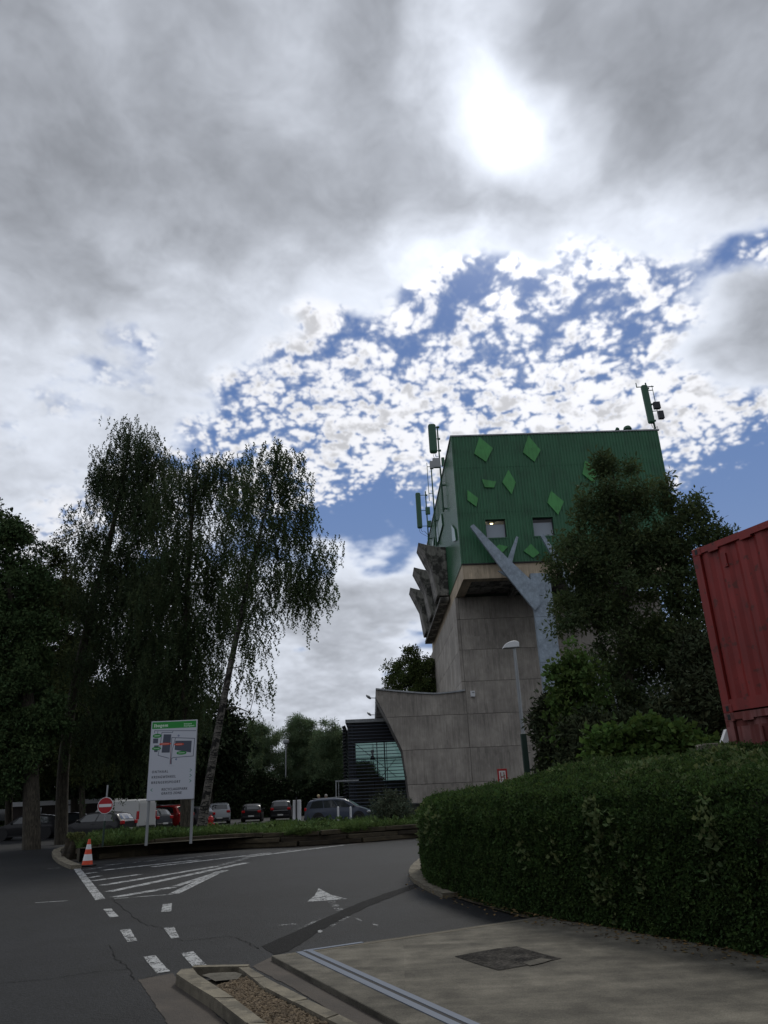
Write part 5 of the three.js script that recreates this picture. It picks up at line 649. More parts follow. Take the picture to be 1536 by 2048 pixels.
// ---------------------------------------------------------------- the direction sign
{
  const z = -28.3, tl = at(304, 1443, z), tr = at(395, 1443, z), bl = at(296, 1602, z), w = tr.x - tl.x + 0.02, h = tl.y - bl.y, cx = (tl.x + tr.x) / 2 - 0.0, y0 = bl.y, t = thing('direction_sign', 'tall grey direction board with green header and site map on two posts', 'sign', [cx, 0, z]);
  const cw = 720, ch = Math.round(cw * h / w), cv = document.createElement('canvas'); cv.width = cw; cv.height = ch; const c = cv.getContext('2d'), X = (u) => u * cw, Y = (v) => v * ch;
  c.fillStyle = '#c3c7d0'; c.fillRect(0, 0, cw, ch);
  c.fillStyle = '#1d8f35'; c.fillRect(X(0.015), Y(0.008), X(0.965), Y(0.088)); c.fillStyle = '#e6f2e6'; c.font = 'bold 62px sans-serif'; c.textBaseline = 'middle'; c.fillText('Ibogem', X(0.05), Y(0.055)); c.font = 'bold 24px sans-serif'; c.fillText('Milieupark', X(0.71), Y(0.047)); c.fillText('Recyclagepark', X(0.71), Y(0.073));
  const line = (p, wd, col) => { c.strokeStyle = col; c.lineWidth = wd; c.lineJoin = 'round'; c.beginPath(); p.forEach(([u, v], i) => i ? c.lineTo(X(u), Y(v)) : c.moveTo(X(u), Y(v))); c.stroke(); };
  const Z = (l) => l.map(([x, y]) => [(x - 302 + (y - 290) * 0.058) / 622, (y - 290 - (x - 302) * 0.012) / 1090]); const GR = '#5a6272', DK = '#4a5160';
  line(Z([[340, 450], [340, 420], [905, 452]]), 9, GR); line(Z([[380, 470], [385, 425]]), 8, GR); line(Z([[590, 440], [585, 460], [440, 450], [420, 610], [388, 770], [535, 818]]), 9, GR);
  line(Z([[548, 905], [575, 530], [885, 560], [862, 806], [590, 812], [568, 830], [568, 905]]), 10, GR); line(Z([[558, 900], [580, 700], [625, 540]]), 9, GR); line(Z([[556, 900], [563, 640]]), 4, '#b04a45');
  const block = (l) => { c.fillStyle = DK; c.beginPath(); Z(l).forEach(([u, v], i) => i ? c.lineTo(X(u), Y(v)) : c.moveTo(X(u), Y(v))); c.fill(); };
  block([[465, 478], [568, 485], [545, 740], [435, 735]]); block([[622, 578], [845, 590], [832, 755], [612, 705]]); block([[322, 530], [390, 532], [386, 600], [318, 598]]); block([[335, 628], [400, 630], [380, 722], [335, 720]]);
  const pill = (x, y, wd, hh, col) => { const [[u, v]] = Z([[x, y]]); c.fillStyle = col; c.beginPath(); const W2 = wd / 622 * cw / 2, H2 = hh / 1090 * ch / 2; c.ellipse(X(u), Y(v), W2, H2, 0, 0, 6.3); c.fill(); c.fillRect(X(u) - W2 * 0.85, Y(v) - H2 * 0.7, W2 * 1.7, H2 * 1.4); c.fillStyle = '#dfe6df'; c.fillRect(X(u) - W2 * 0.62, Y(v) - H2 * 0.14, W2 * 1.24, H2 * 0.26); };
  pill(375, 495, 120, 60, '#218a36'); pill(367, 673, 125, 46, '#218a36'); pill(705, 753, 135, 52, '#218a36'); pill(485, 615, 165, 34, '#cf4326'); pill(672, 630, 135, 34, '#cf4326');
  for (const [x, y] of [[667, 508], [632, 838]]) { const [[u, v]] = Z([[x, y]]); c.fillStyle = '#2c3f78'; c.beginPath(); c.arc(X(u), Y(v), 14, 0, 6.3); c.fill(); c.fillStyle = '#dde'; c.font = 'bold 20px sans-serif'; c.textAlign = 'center'; c.fillText('P', X(u), Y(v) + 1); c.textAlign = 'left'; }
  line(Z([[525, 925], [610, 927]]), 3, '#9a9fa8');
  c.fillStyle = '#262c38'; c.font = 'bold 50px sans-serif'; const row = (s, u, v, sp) => { let x = X(u); for (const k of s) { c.fillText(k, x, Y(v)); x += c.measureText(k).width + sp; } };
  row('ONTHAAL', 0.07, 0.648, 4); row('KRINGWINKEL', 0.07, 0.715, 3); row('BRENGERSPOORT', 0.07, 0.783, 3); row('RECYCLAGEPARK', 0.3, 0.872, 0); row('GRATIS ZONE', 0.3, 0.921, 0);
  const chev = (u, v, d) => line([[u, v - 0.018], [u + d * 0.04, v], [u, v + 0.018]], 8, '#2f7a62'); chev(0.89, 0.644, 1); chev(0.89, 0.711, 1); chev(0.89, 0.779, 1); chev(0.11, 0.872, -1);
  const ct = new THREE.CanvasTexture(cv); ct.colorSpace = THREE.SRGBColorSpace; ct.anisotropy = 8;
  part('board', rbox(w, h, 0.05, 0, y0 + h / 2, 0, 0.012), M.galv, t); part('print', new THREE.PlaneGeometry(w - 0.03, h - 0.03).translate(0, y0 + h / 2, 0.028), std({ map: ct, roughness: 0.45 }), t);
  for (const s of [-1, 1]) part('post', rbox(0.085, y0 + h - 0.36, 0.085, s * (w / 2 - 0.07), 0.4 + (y0 + h - 0.42) / 2, -0.07, 0.01), M.galv, t);
}
{ // no-entry sign
  const z = -28.0, p = at(211, 1611, z), tp = at(216, 1570, z).y, t = thing('no_entry_sign', 'round red no-entry sign on a grey pole in the grass', 'sign', [p.x, 0, z]); const R = 0.275;
  part('pole', cyl(0.03, 0.03, tp - 0.4, 0.0, 0.4 + (tp - 0.4) / 2, -0.05, 10), M.galv, t); part('pole_base', cyl(0.034, 0.036, 0.85, 0, 0.82, -0.05, 10), M.greenPost, t);
  const dd = (r, d, zz, m, n) => part(n, plain(new THREE.CylinderGeometry(r, r, d, 40)).rotateX(Math.PI / 2).translate(0, p.y, zz), m, t); dd(R, 0.02, 0, M.white, 'rim'); dd(R * 0.93, 0.02, 0.003, std({ color: rgb(0.42, 0.012, 0.02), roughness: 0.45 }), 'disc'); part('bar', box(R * 1.6, R * 0.36, 0.004, 0, p.y, 0.0165), M.white, t);
}
{ // traffic cone
  const p = gp(174, 1733), t = thing('traffic_cone', 'orange and white banded traffic cone standing by the stump', 'cone', [p.x, 0, p.z]);
  part('base', rbox(0.42, 0.05, 0.42, 0, 0.03, 0, 0.02), M.black, t); const band = (y0, y1, m) => { const f = (y) => lerp(0.165, 0.035, (y - 0.05) / 0.72); part('band', cyl(f(y1), f(y0), y1 - y0, 0, (y0 + y1) / 2, 0, 22), m, t); };
  band(0.05, 0.17, M.orange); band(0.17, 0.35, M.white); band(0.35, 0.49, M.orange); band(0.49, 0.63, M.white); band(0.63, 0.78, M.orange);
}
// ---------------------------------------------------------------- vehicles
const glassCar = new THREE.MeshPhysicalMaterial({ color: rgb(0.03, 0.035, 0.038), roughness: 0.04, specularIntensity: 1, clearcoat: 1, clearcoatRoughness: 0.03 });
const tyreM = std({ color: rgb(0.012, 0.012, 0.012), roughness: 0.9 }), rimM = std({ color: rgb(0.35, 0.36, 0.37), roughness: 0.35, metalness: 0.8 }), lampRed = std({ color: rgb(0.5, 0.012, 0.015), roughness: 0.2 }), lampClear = std({ color: rgb(0.6, 0.62, 0.64), roughness: 0.12 }), plateM = std({ color: rgb(0.65, 0.65, 0.62), roughness: 0.5 });
const carPaint = (r, g, b, rough = 0.32) => new THREE.MeshPhysicalMaterial({ color: rgb(r, g, b), roughness: rough, metalness: 0, clearcoat: 0.35, clearcoatRoughness: 0.1, specularIntensity: 0.4 });
const tyreG = plain(new THREE.LatheGeometry([[0.2, -0.1], [0.29, -0.105], [0.318, -0.08], [0.325, 0], [0.318, 0.08], [0.29, 0.105], [0.2, 0.1]].map(([x, y]) => new THREE.Vector2(x, y)), 28)).rotateX(Math.PI / 2);
const rimG = (() => { const l = [plain(new THREE.CylinderGeometry(0.215, 0.215, 0.03, 24)).rotateX(Math.PI / 2).translate(0, 0, 0.02), plain(new THREE.TorusGeometry(0.205, 0.016, 6, 26)).translate(0, 0, 0.09), plain(new THREE.CylinderGeometry(0.05, 0.05, 0.08, 12)).rotateX(Math.PI / 2).translate(0, 0, 0.06)]; return merge(l); })();
const spokeG = (() => { const l = []; for (let i = 0; i < 5; i++) { const b = box(0.055, 0.2, 0.03, 0, 0.11, 0.075); b.rotateZ(i * Math.PI * 2 / 5); l.push(b); } return merge(l); })();
const darkRim = std({ color: rgb(0.03, 0.03, 0.032), roughness: 0.5 });
const CAR = { // x measured from the front bumper; top line of the body, then roof line
  hatch: { L: 4.25, W: 1.79, H: 1.48, top: [[0, .5], [.03, .68], [.1, .76], [.22, .9], [.27, .96], [.36, 1.24], [.43, 1.42], [.55, 1.48], [.72, 1.46], [.86, 1.38], [.9, 1.3], [.965, 1.0], [.99, .9], [1, .5]], belt: .94, wheels: [.2, .81], side: [.3, .88], ws: [.275, .42], rw: [.895, .96] },
  estate: { L: 4.6, W: 1.82, H: 1.5, top: [[0, .5], [.03, .68], [.1, .76], [.22, .9], [.27, .96], [.36, 1.26], [.42, 1.43], [.55, 1.49], [.75, 1.48], [.88, 1.43], [.915, 1.36], [.975, 1.02], [.99, .92], [1, .5]], belt: .95, wheels: [.19, .8], side: [.29, .9], ws: [.275, .415], rw: [.915, .97] },
  suv: { L: 4.5, W: 1.86, H: 1.68, top: [[0, .6], [.03, .82], [.1, .94], [.22, 1.05], [.26, 1.1], [.35, 1.42], [.41, 1.6], [.55, 1.68], [.75, 1.67], [.88, 1.6], [.915, 1.52], [.97, 1.14], [.99, 1.02], [1, .6]], belt: 1.08, wheels: [.19, .8], side: [.28, .9], ws: [.265, .405], rw: [.915, .965] },
  mpv: { L: 4.65, W: 1.86, H: 1.66, top: [[0, .55], [.025, .75], [.09, .9], [.17, 1.02], [.2, 1.06], [.32, 1.42], [.4, 1.58], [.55, 1.66], [.78, 1.64], [.92, 1.56], [.95, 1.45], [.98, 1.1], [.995, .98], [1, .55]], belt: 1.02, wheels: [.19, .79], side: [.25, .93], ws: [.205, .395], rw: [.945, .98] },
  van: { L: 4.75, W: 1.9, H: 2.12, top: [[0, .6], [.03, .85], [.08, 1.0], [.16, 1.12], [.19, 1.18], [.27, 1.6], [.33, 1.86], [.42, 2.06], [.6, 2.12], [.9, 2.12], [.975, 2.1], [.985, 2.04], [.995, 1.2], [1, .6]], belt: 1.15, wheels: [.19, .79], side: [.24, .45], ws: [.195, .345], rw: null },
};
function car(name, kind, paint, label, pos, heading, group, o = {}) { // heading: direction of the nose [x, z]
  const k = CAR[kind], t = thing(name, label, kind === 'van' ? 'van' : 'car', [pos[0], 0, pos[1]], Math.atan2(-heading[1], heading[0]), group), L = k.L, hw = k.W / 2;
  const topY = (f) => { for (let i = 0; i < k.top.length - 1; i++) if (f <= k.top[i + 1][0]) return lerp(k.top[i][1], k.top[i + 1][1], (f - k.top[i][0]) / (k.top[i + 1][0] - k.top[i][0])); return k.top[k.top.length - 1][1]; };
  const plan = (f) => hw * (1 - 0.2 * Math.pow(Math.max(0, 1 - f / 0.12), 2) - (kind === 'van' ? 0.05 : 0.13) * Math.pow(Math.max(0, (f - 0.9) / 0.1), 2));
  const X = (f) => L / 2 - f * L;
  const sec = (f) => { const y = topY(f), w = plan(f), b = Math.min(y - 0.02, k.belt), rise = Math.max(0, y - k.belt), wt = w * (kind === 'van' ? 0.985 - 0.1 * rise : 0.985 - 0.3 * rise), bot = 0.2 + 0.1 * Math.pow(Math.abs(f - 0.5) * 2, 8); return [[bot, w * 0.9], [bot + 0.1, w * 0.985], [lerp(bot, b, 0.55), w], [b, w * 0.975], [Math.max(b + 0.005, y - 0.07), rise > 0.02 ? wt : w * 0.94], [y - 0.012, (rise > 0.02 ? wt : w * 0.94) * 0.9], [y + 0.015, (rise > 0.02 ? wt : w * 0.94) * 0.45]]; };
  const fs = [...new Set([...k.top.map((p) => p[0]), 0.01, 0.06, 0.15, 0.5, 0.6, 0.65, 0.7, 0.8, 0.85, 0.93, k.side[0], k.side[1]])].sort((a, b) => a - b), pos3 = [], idx = [];
  const ring = fs.map((f) => { const s = sec(f), l = s.map(([y, w]) => [X(f), y, w]); return [...l, ...l.slice().reverse().map(([x, y, w]) => [x, y, -w])]; }), n = ring[0].length;
  ring.forEach((rr) => rr.forEach((p) => pos3.push(...p))); for (let i = 0; i < ring.length - 1; i++) for (let j = 0; j < n; j++) { const a = i * n + j, b = i * n + (j + 1) % n, c = a + n, d = b + n; idx.push(a, b, c, b, d, c); }
  for (const e of [0, ring.length - 1]) for (let j = 1; j < n - 1; j++) idx.push(e * n, e * n + j + (e ? 1 : 0), e * n + j + (e ? 0 : 1));
  let g = new THREE.BufferGeometry(); g.setAttribute('position', new THREE.Float32BufferAttribute(pos3, 3)); g.setIndex(idx); g.computeVertexNormals(); g = toCreasedNormals(g, 0.6); part('body', plain(g), paint, t);
  // glass: patches of the same surface, a few millimetres proud
  const side = (f, u, s) => { const q = sec(f), a = q[3], b = q[4]; return V(X(f), lerp(a[0], b[0], u), s * (lerp(a[1], b[1], u) + 0.007)); };
  const patch = (P, nu, nv) => { const pp = []; for (let i = 0; i < nu; i++) for (let j = 0; j < nv; j++) { const a = P(i / nu, j / nv), b = P((i + 1) / nu, j / nv), c = P((i + 1) / nu, (j + 1) / nv), d = P(i / nu, (j + 1) / nv); for (const v of [a, b, c, a, c, d]) pp.push(v.x, v.y, v.z); } return plain(geoOf(pp)); };
  const [s0, s1] = k.side, nW = kind === 'van' ? 1 : kind === 'hatch' ? 2 : 3, slope = (u) => (k.ws[1] - k.ws[0]) * 0.88 * u, slopeR = (u) => kind === 'van' ? 0 : 0.05 * u;
  for (const s of [-1, 1]) for (let w = 0; w < nW; w++) { const e0 = (w / nW), e1 = ((w + 1) / nW); part('side_window', patch((i, j) => { const u = 0.06 + 0.86 * j, a = s0 + slope(u) + 0.005, b = s1 - slopeR(u), f = lerp(a, b, lerp(e0, e1, 0.03 + 0.94 * i)); return side(f, u, s); }, 8, 3), glassCar, t); }
  const over = (f0, f1, win, dx) => patch((i, j) => { const f = lerp(f0, f1, i), q = sec(f)[5], q2 = sec(f)[6], v = (j - 0.5) * 2 * win; return V(X(f) + dx, (Math.abs(v) > 0.5 ? lerp(q2[0], q[0], (Math.abs(v) - 0.5) * 2) : q2[0]) + 0.012, v * q[1]); }, 8, 6);
  part('windscreen', over(k.ws[0] + 0.008, k.ws[1] - 0.01, 0.9, 0.006), glassCar, t); if (k.rw) part('rear_window', over(k.rw[0], k.rw[1], 0.84, -0.006), glassCar, t); else for (const s of [-1, 1]) part('rear_door', rbox(0.02, 1.35, k.W * 0.43, X(1) + 0.0, 1.25, s * k.W * 0.22, 0.01), paint, t);
  // lamps, bumpers, plate, mirrors, arches, wheels
  const ty = topY(0.985), hy = topY(0.05);
  for (const s of [-1, 1]) {
    part('tail_lamp', rbox(0.16, kind === 'van' ? 0.5 : 0.2, kind === 'van' ? 0.14 : 0.3, X(0.985), kind === 'van' ? 1.15 : ty - 0.06, s * (plan(0.985) - (kind === 'van' ? 0.05 : 0.12)), 0.04), lampRed, t);
    part('headlamp', rbox(0.3, 0.15, 0.3, X(0.045), hy - 0.1, s * (plan(0.05) - 0.13), 0.06), lampClear, t);
    part('mirror', rbox(0.1, 0.14, 0.18, X(k.ws[0] + 0.055), k.belt + 0.08, s * (hw + 0.08), 0.04), M.black, t);
    part('door_handle', rbox(0.16, 0.03, 0.03, X(0.56), k.belt - 0.12, s * (hw + 0.003), 0.01), paint, t);
    for (const f of k.wheels) { const sc = k.belt > 1 ? 1.06 : 1; part('wheel_arch', plain(new THREE.CylinderGeometry(0.39 * sc, 0.39 * sc, 0.16, 26, 1, false)).rotateX(Math.PI / 2).translate(X(f), 0.35 * sc, s * (hw - 0.065)), M.black, t); const wh = new THREE.Group(); wh.name = 'wheel'; wh.position.set(X(f), 0.325 * sc, s * (hw - 0.09)); wh.scale.setScalar(sc); if (s < 0) wh.rotation.y = Math.PI; t.add(wh); part('tyre', tyreG, tyreM, wh); part('rim', rimG, darkRim, wh); part('spokes', spokeG, rimM, wh); }
  }
  part('bumper', rbox(0.14, 0.2, k.W * 0.86, X(0.995), 0.42, 0, 0.05), o.bumper || M.black, t); part('bumper', rbox(0.14, 0.2, k.W * 0.7, X(0.008), 0.42, 0, 0.05), M.black, t);
  part('number_plate', rbox(0.02, 0.11, 0.5, X(1.0) - (kind === 'van' ? 0.03 : 0.075), kind === 'van' ? 0.75 : 0.5, 0, 0.005), plateM, t); part('sill', box(L * 0.5, 0.1, k.W * 0.97, 0, 0.24, 0), M.black, t); part('underbody', box(L * 0.86, 0.12, k.W * 0.8, 0, 0.26, 0), M.black, t);
  if (o.rails) for (const s of [-1, 1]) part('roof_rail', bar(V(X(0.45), k.H + 0.05, s * hw * 0.66), V(X(0.88), k.H - 0.0, s * hw * 0.66), 0.025, 0.025, 6), rimM, t);
  if (o.chrome) part('tailgate_strip', rbox(0.03, 0.05, k.W * 0.7, X(1.0) - 0.02, ty - 0.2, 0, 0.01), rimM, t);
  part('aerial', bar(V(X(0.84), topY(0.84) - 0.01, 0), V(X(0.87), topY(0.84) + 0.12, 0), 0.012, 0.006, 5), M.black, t);
  return t;
}
{
  const GR = 'cars in the car park', at2 = (px, z) => { const p = at(px, 1640, z); return [p.x, p.z]; };
  car('parked_car', 'hatch', carPaint(0.012, 0.012, 0.014), 'black hatchback partly behind the thickest tree trunk', at2(55, -52), [-0.98, 0.2], GR);
  car('parked_car', 'hatch', carPaint(0.012, 0.013, 0.016), 'black hatchback seen between the two dark trunks', at2(122, -57), [-0.96, 0.28], GR);
  car('parked_car', 'hatch', carPaint(0.02, 0.02, 0.023), 'dark grey hatchback with red tail lamps behind the no-entry sign', at2(196, -47.5), [-0.97, -0.22], GR);
  car('parked_van', 'van', carPaint(0.62, 0.62, 0.6, 0.4), 'white panel van parked beside the dark hatchback', at2(236, -53.5), [-0.93, -0.36], GR);
  car('parked_car', 'estate', carPaint(0.06, 0.065, 0.075), 'grey estate car between the white van and the red car', at2(280, -57.5), [-0.9, -0.42], GR);
  car('parked_car', 'suv', carPaint(0.28, 0.014, 0.014), 'red sport utility car behind the direction sign', at2(326, -61), [-0.9, -0.42], GR, { rails: 1 });
  car('parked_car', 'estate', carPaint(0.1, 0.105, 0.11), 'silver-grey car tail showing beside the spotted birch trunk', at2(372, -65.5), [-0.9, -0.42], GR);
  car('parked_car', 'suv', carPaint(0.4, 0.42, 0.44), 'silver car with its rear to the bank beside the hydrant', at2(437, -70), [-0.25, -0.97], GR);
  car('parked_car', 'hatch', carPaint(0.014, 0.014, 0.016), 'black hatchback with red tail lamps beside the silver car', at2(505, -72), [-0.12, -0.99], GR);
  car('parked_car', 'suv', carPaint(0.012, 0.012, 0.014), 'black tall car with a bright strip across its tailgate', at2(565, -72), [-0.06, -1], GR, { chrome: 1 });
  car('parked_car', 'mpv', carPaint(0.075, 0.09, 0.125), 'blue-grey people carrier parked side-on before the glass porch', at2(679, -56), [1, 0.05], GR, { rails: 1 });
}
// ---------------------------------------------------------------- small things in the car park
{ const p = gp(417, 1668, 0), z = -43, q = at(421, 1650, z), t = thing('fire_hydrant', 'red fire hydrant pillar beside the birch trunk', 'hydrant', [q.x, 0, z]); part('barrel', plain(new THREE.LatheGeometry([[0.16, 0], [0.16, 0.08], [0.11, 0.1], [0.11, 0.75], [0.15, 0.78], [0.15, 0.84], [0.14, 0.95], [0.09, 1.02], [0.0, 1.05]].map(([x, y]) => new THREE.Vector2(x, y)), 20)), M.redPaint, t); for (const s of [-1, 1]) part('outlet', plain(new THREE.CylinderGeometry(0.06, 0.06, 0.12, 12)).rotateZ(Math.PI / 2).translate(s * 0.15, 0.62, 0), M.redPaint, t); part('cap', cyl(0.04, 0.05, 0.06, 0, 1.06, 0, 8), M.redPaint, t); }
for (const [px, top, lb] of [[676, 1614, 'white bollard before the people carrier door'], [701, 1614, 'white bollard before the people carrier front wheel']]) { const z = -46, q = at(px, top, z), t = thing('bollard', lb, 'bollard', [q.x, 0, z], 0, 'white bollards'); part('post', cyl(0.06, 0.06, q.y - 0.03, 0, (q.y - 0.03) / 2, 0, 16), M.white, t); part('cap', plain(new THREE.SphereGeometry(0.06, 14, 6, 0, 6.3, 0, 1.57)).translate(0, q.y - 0.03, 0), M.white, t); }
{ const z = -55, q = at(594, 1600, z), t = thing('ticket_cabinet', 'pale service cabinet with a dark post between the parked cars', 'cabinet', [q.x, 0, z]); part('case', rbox(0.55, q.y - 0.1, 0.3, 0, (q.y - 0.1) / 2 + 0.1, 0, 0.03), M.white, t); part('post', cyl(0.05, 0.05, q.y + 0.2, -0.02, (q.y + 0.2) / 2, 0.2, 10), M.black, t); part('plinth', rbox(0.62, 0.3, 0.4, -0.2, 0.15, 0.25, 0.03), M.white, t); }
{ const a = gp(405, 1652), t = thing('parking_kerb', 'pale concrete kerb line along the edge of the car park', 'kerb'); for (let i = 0; i < 9; i++) { const x0 = -17.5 + i * 1.9; part('kerbstone', rbox(1.86, 0.16, 0.3, x0, 0.08, -52.5 - i * 0.12, 0.02), M.apron, t); } }
{ const z = -90, q = at(572, 1487, z), t = thing('street_lamp', 'distant lamp column with a small round head among the willows', 'street lamp', [q.x, 0, z]); part('pole', cyl(0.07, 0.1, q.y, 0, q.y / 2, 0, 10), M.galv, t); part('lamp_head', rbox(0.7, 0.5, 0.5, 0, q.y + 0.2, 0, 0.15), M.galv, t); }
{ const z = -55.5, q = at(833, 1603, z), t = thing('waste_container', 'black wheeled waste container against the flared concrete wall', 'bin', [q.x + 0.1, 0, z]); const h = q.y; part('body', slab([[-0.55, 0.15], [0.55, 0.15], [0.66, h - 0.25], [-0.66, h - 0.25]], 1.0, 0.03).translate(0, 0, -0.5), M.black, t); part('lid', rbox(1.4, 0.16, 1.1, 0, h - 0.17, 0, 0.06), M.black, t); for (const s of [-1, 1]) part('wheel', plain(new THREE.CylinderGeometry(0.11, 0.11, 0.07, 14)).rotateZ(Math.PI / 2).translate(s * 0.45, 0.11, 0.4), tyreM, t); }
{ const z = -54.5, a = at(742, 1608, z), b = at(822, 1604, z), t = thing('screen_fence', 'low dark green screen fence in front of the glass porch', 'fence', [a.x, 0, z]); const w = b.x - a.x, h = 1.35; for (let i = 0; i < 4; i++) part('post', rbox(0.08, h + 0.05, 0.08, i * w / 3, (h + 0.05) / 2, 0, 0.01), M.greenPost, t); for (let i = 0; i < 3; i++) for (let j = 0; j < 7; j++) part('slat', box(w / 3 - 0.1, 0.16, 0.03, (i + 0.5) * w / 3, 0.14 + j * 0.18, 0), M.greenPost, t); }
{ // low dark building behind the left-hand trees, pale fascia and one pale door
  const z = -68, p0 = at(20, 1620, z), p1 = at(200, 1612, z), t = thing('low_building', 'low dark building with a pale fascia seen under the trees', 'building', [p0.x, 0, z]), w = p1.x - p0.x, h = at(110, 1610, z).y; part('wall', box(w, h, 6, w / 2, h / 2, -3), std({ color: rgb(0.05, 0.04, 0.035), roughness: 0.95 }), t); part('fascia', box(w + 0.6, 0.36, 6.6, w / 2, h + 0.18, -3), M.white, t); const dx = at(140, 1620, z).x - p0.x; part('door', box(0.5, 1.35, 0.08, dx, 1.35, 0.05), M.white, t); part('window', box(1.6, 0.9, 0.06, dx - 3.2, 1.5, 0.04), glassCar, t); part('window', box(1.6, 0.9, 0.06, dx - 6, 1.5, 0.04), glassCar, t); }
{ // tall shaded hedge closing the far side of the car park
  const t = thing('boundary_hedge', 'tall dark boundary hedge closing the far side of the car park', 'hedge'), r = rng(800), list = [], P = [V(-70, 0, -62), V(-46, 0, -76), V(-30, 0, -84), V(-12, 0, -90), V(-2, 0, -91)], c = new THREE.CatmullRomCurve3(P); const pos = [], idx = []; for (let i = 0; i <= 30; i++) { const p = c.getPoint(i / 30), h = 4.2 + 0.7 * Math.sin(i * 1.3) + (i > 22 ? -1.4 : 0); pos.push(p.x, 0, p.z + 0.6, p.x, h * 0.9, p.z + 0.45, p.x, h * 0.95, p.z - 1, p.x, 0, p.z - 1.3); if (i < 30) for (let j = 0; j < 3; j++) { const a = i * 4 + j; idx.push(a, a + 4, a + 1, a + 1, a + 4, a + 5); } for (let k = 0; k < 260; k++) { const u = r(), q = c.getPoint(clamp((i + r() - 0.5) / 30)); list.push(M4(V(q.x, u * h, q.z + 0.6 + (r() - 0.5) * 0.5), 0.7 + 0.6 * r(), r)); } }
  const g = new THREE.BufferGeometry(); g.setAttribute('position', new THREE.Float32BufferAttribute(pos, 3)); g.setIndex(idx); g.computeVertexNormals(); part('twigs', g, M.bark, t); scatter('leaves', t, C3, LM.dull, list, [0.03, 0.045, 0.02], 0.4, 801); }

// ---------------------------------------------------------------- people beyond the people carrier
function personGeo() { // joints and radii; limbs joined by a smooth minimum and meshed, head and hands on finer grids
  const sd = (p, a, b, r1, r2) => { const bx = b[0] - a[0], by = b[1] - a[1], bz = b[2] - a[2], px = p[0] - a[0], py = p[1] - a[1], pz = p[2] - a[2], t = clamp((px * bx + py * by + pz * bz) / (bx * bx + by * by + bz * bz + 1e-9)); return Math.hypot(px - bx * t, py - by * t, pz - bz * t) - lerp(r1, r2, t); };
  const mc = (bones, c, half, res, k) => { const m = new MarchingCubes(res, new THREE.MeshBasicMaterial(), false, false, 120000); m.isolation = 0; const f = m.field; for (let z = 0; z < res; z++) for (let y = 0; y < res; y++) for (let x = 0; x < res; x++) { const p = [c[0] + (x / res * 2 - 1) * half, c[1] + (y / res * 2 - 1) * half, c[2] + (z / res * 2 - 1) * half]; let d = 1e3; for (const b of bones) { const e = sd(p, b[0], b[1], b[2], b[3]), h = clamp(0.5 + 0.5 * (d - e) / k); d = lerp(d, e, h) - k * h * (1 - h); } f[z * res * res + y * res + x] = -d; } m.update(); const n = m.count || m.geometry.drawRange.count; const g = new THREE.BufferGeometry(); g.setAttribute('position', new THREE.BufferAttribute(m.positionArray.slice(0, n * 3), 3)); g.setAttribute('normal', new THREE.BufferAttribute(m.normalArray.slice(0, n * 3), 3)); g.scale(half, half, half); g.translate(...c); return plain(g); };
  const body = []; const B = (a, b, r1, r2) => body.push([a, b, r1, r2]);
  B([0, 1.0, 0], [0, 1.3, 0.01], 0.135, 0.15); B([-0.11, 1.36, 0], [0.11, 1.36, 0], 0.095, 0.095); B([0, 1.4, 0], [0, 1.5, 0.01], 0.065, 0.055); B([-0.07, 0.96, 0], [0.07, 0.96, 0], 0.12, 0.12);
  const hands = [];
  for (const s of [-1, 1]) { B([s * 0.17, 1.39, 0], [s * 0.24, 1.12, -0.02], 0.055, 0.045); B([s * 0.24, 1.12, -0.02], [s * 0.26, 0.88, 0.06], 0.043, 0.03); B([s * 0.09, 0.93, 0], [s * 0.1, 0.5, 0.01], 0.085, 0.058); B([s * 0.1, 0.5, 0.01], [s * 0.1, 0.09, -0.02], 0.055, 0.038); B([s * 0.1, 0.05, -0.03], [s * 0.11, 0.035, 0.15], 0.045, 0.035);
    const h = [], w = [s * 0.26, 0.88, 0.06]; h.push([w, [w[0] + s * 0.005, 0.8, 0.075], 0.027, 0.03]); for (let i = 0; i < 4; i++) { const z0 = 0.05 + i * 0.019, l = [0.065, 0.078, 0.074, 0.058][i]; h.push([[w[0] + s * 0.006, 0.795, z0], [w[0] + s * 0.004, 0.795 - l * 0.55, z0 + 0.004], 0.0095, 0.0088], [[w[0] + s * 0.004, 0.795 - l * 0.55, z0 + 0.004], [w[0] - s * 0.012, 0.795 - l, z0 + 0.008], 0.0088, 0.008]); } h.push([[w[0] - s * 0.005, 0.845, 0.09], [w[0] - s * 0.015, 0.795, 0.125], 0.012, 0.01]); hands.push(mc(h, [w[0], 0.8, 0.085], 0.13, 64, 0.008)); }
  const head = [[[0, 1.6, 0.01], [0, 1.66, 0], 0.085, 0.088], [[0, 1.56, 0.045], [0, 1.6, 0.03], 0.05, 0.07], [[0, 1.49, 0.01], [0, 1.55, 0.01], 0.055, 0.058], [[0, 1.615, 0.1], [0, 1.585, 0.118], 0.011, 0.015], [[-0.03, 1.545, 0.085], [0.03, 1.545, 0.085], 0.012, 0.012]]; for (const s of [-1, 1]) head.push([[s * 0.089, 1.63, 0], [s * 0.092, 1.59, 0.006], 0.014, 0.01], [[s * 0.03, 1.645, 0.082], [s * 0.05, 1.647, 0.07], 0.012, 0.01]);
  return { body: mc(body, [0, 0.86, 0.02], 0.9, 90, 0.05), head: mc(head, [0, 1.6, 0.02], 0.17, 72, 0.014), hands };
}
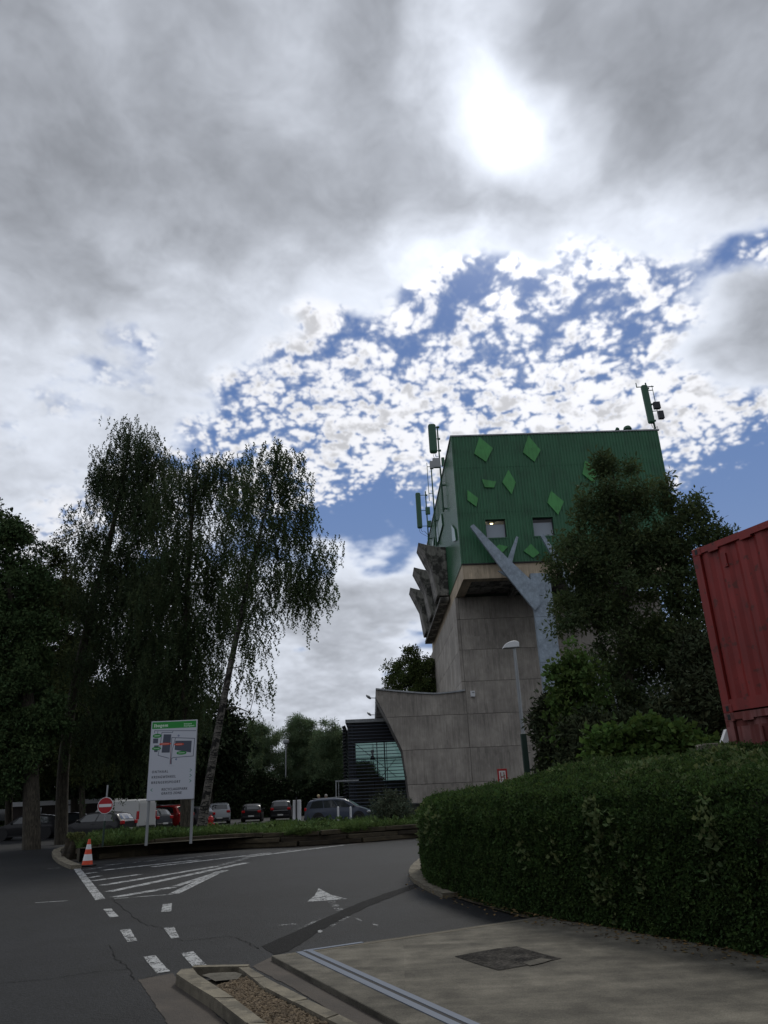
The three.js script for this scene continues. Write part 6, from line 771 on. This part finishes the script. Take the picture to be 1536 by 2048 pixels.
{
  const P = personGeo(), skin = std({ color: rgb(0.42, 0.26, 0.18), roughness: 0.6 }), eye = std({ color: rgb(0.05, 0.04, 0.035), roughness: 0.3 });
  const whole = merge([P.body, P.head, ...P.hands]);
  const cut = (g, f) => { const p = g.attributes.position, n = g.attributes.normal, out = []; for (let i = 0; i < p.count; i += 3) { const y = (p.getY(i) + p.getY(i + 1) + p.getY(i + 2)) / 3, x = Math.abs(p.getX(i)); if (f(x, y, p.getZ(i))) for (let k = i; k < i + 3; k++) out.push(p.getX(k) + n.getX(k) * -0.012, p.getY(k) + n.getY(k) * -0.012, p.getZ(k) + n.getZ(k) * -0.012); } const g2 = geoOf(out); return plain(g2); };
  // MarchingCubes normals point inwards here, so clothing is pushed against them
  const shirtG = cut(P.body, (x, y) => y > 0.95 && y < 1.47 && !(x > 0.2 && y < 1.12)), trouserG = cut(P.body, (x, y) => y <= 0.99 && y > 0.07 && x < 0.2), hairG = (() => { const g = new THREE.SphereGeometry(0.1, 20, 14, 0, Math.PI * 2, 0, 1.75); g.scale(1.0, 1.02, 1.05); g.rotateX(-0.35); g.translate(0, 1.655, -0.012); return plain(g); })(), shoeG = (s) => rbox(0.1, 0.08, 0.27, s * 0.105, 0.045, 0.045, 0.035, 3);
  const eyes = merge([-1, 1].map((s) => plain(new THREE.SphereGeometry(0.012, 8, 6)).translate(s * 0.034, 1.622, 0.083)));
  const folk = [[637, 1587, 'person with fair hair standing behind the roof of the people carrier', [0.5, 0.42, 0.25], [0.1, 0.1, 0.12], 2.6], [652, 1586, 'person with grey hair standing behind the people carrier', [0.4, 0.38, 0.35], [0.06, 0.07, 0.1], 3.4], [690, 1596, 'person in a pale top standing by the people carrier windscreen', [0.03, 0.02, 0.015], [0.5, 0.5, 0.52], 0.6]];
  for (const [px, top, label, hair, shirt, turn] of folk) { const z = -59.5, q = at(px, top, z), t = thing('person', label, 'person', [q.x, 0, z], turn, 'people by the people carrier'); t.scale.setScalar(clamp((q.y) / 1.76, 0.9, 1.12)); part('body', whole, skin, t); part('hair', hairG, std({ color: rgb(...hair), roughness: 0.9 }), t); part('shirt', shirtG, std({ color: rgb(...shirt), roughness: 0.9 }), t); part('trousers', trouserG, std({ color: rgb(0.03, 0.035, 0.05), roughness: 0.9 }), t); part('eyes', eyes, eye, t); for (const s of [-1, 1]) part('shoe', shoeG(s), M.black, t); }
}
// ---------------------------------------------------------------- added unseen hall behind the viewer, put in to keep the sky off the hedge face and the near kerbs
{
  const t = thing('added_hall', 'added unseen hall behind the viewer, blocking sky light from hedge and kerbs', 'building', [0, 0, 9]); const w = 60, h = 8.5;
  part('wall', box(w, h, 14, 0, h / 2, 7.3), std({ color: rgb(0.09, 0.07, 0.06), roughness: 0.95 }), t); part('roof', box(w + 0.8, 0.4, 14.8, 0, h + 0.2, 7.3), M.darkMetal, t);
  for (let i = 0; i < 6; i++) part('added_roller_door', (() => { const l = []; for (let j = 0; j < 16; j++) l.push(box(4.4, 0.25, 0.08, -24 + i * 9.6, 0.16 + j * 0.28, 0.24)); return merge(l); })(), M.darkMetal, t);
}
renderer.render(scene, camera);
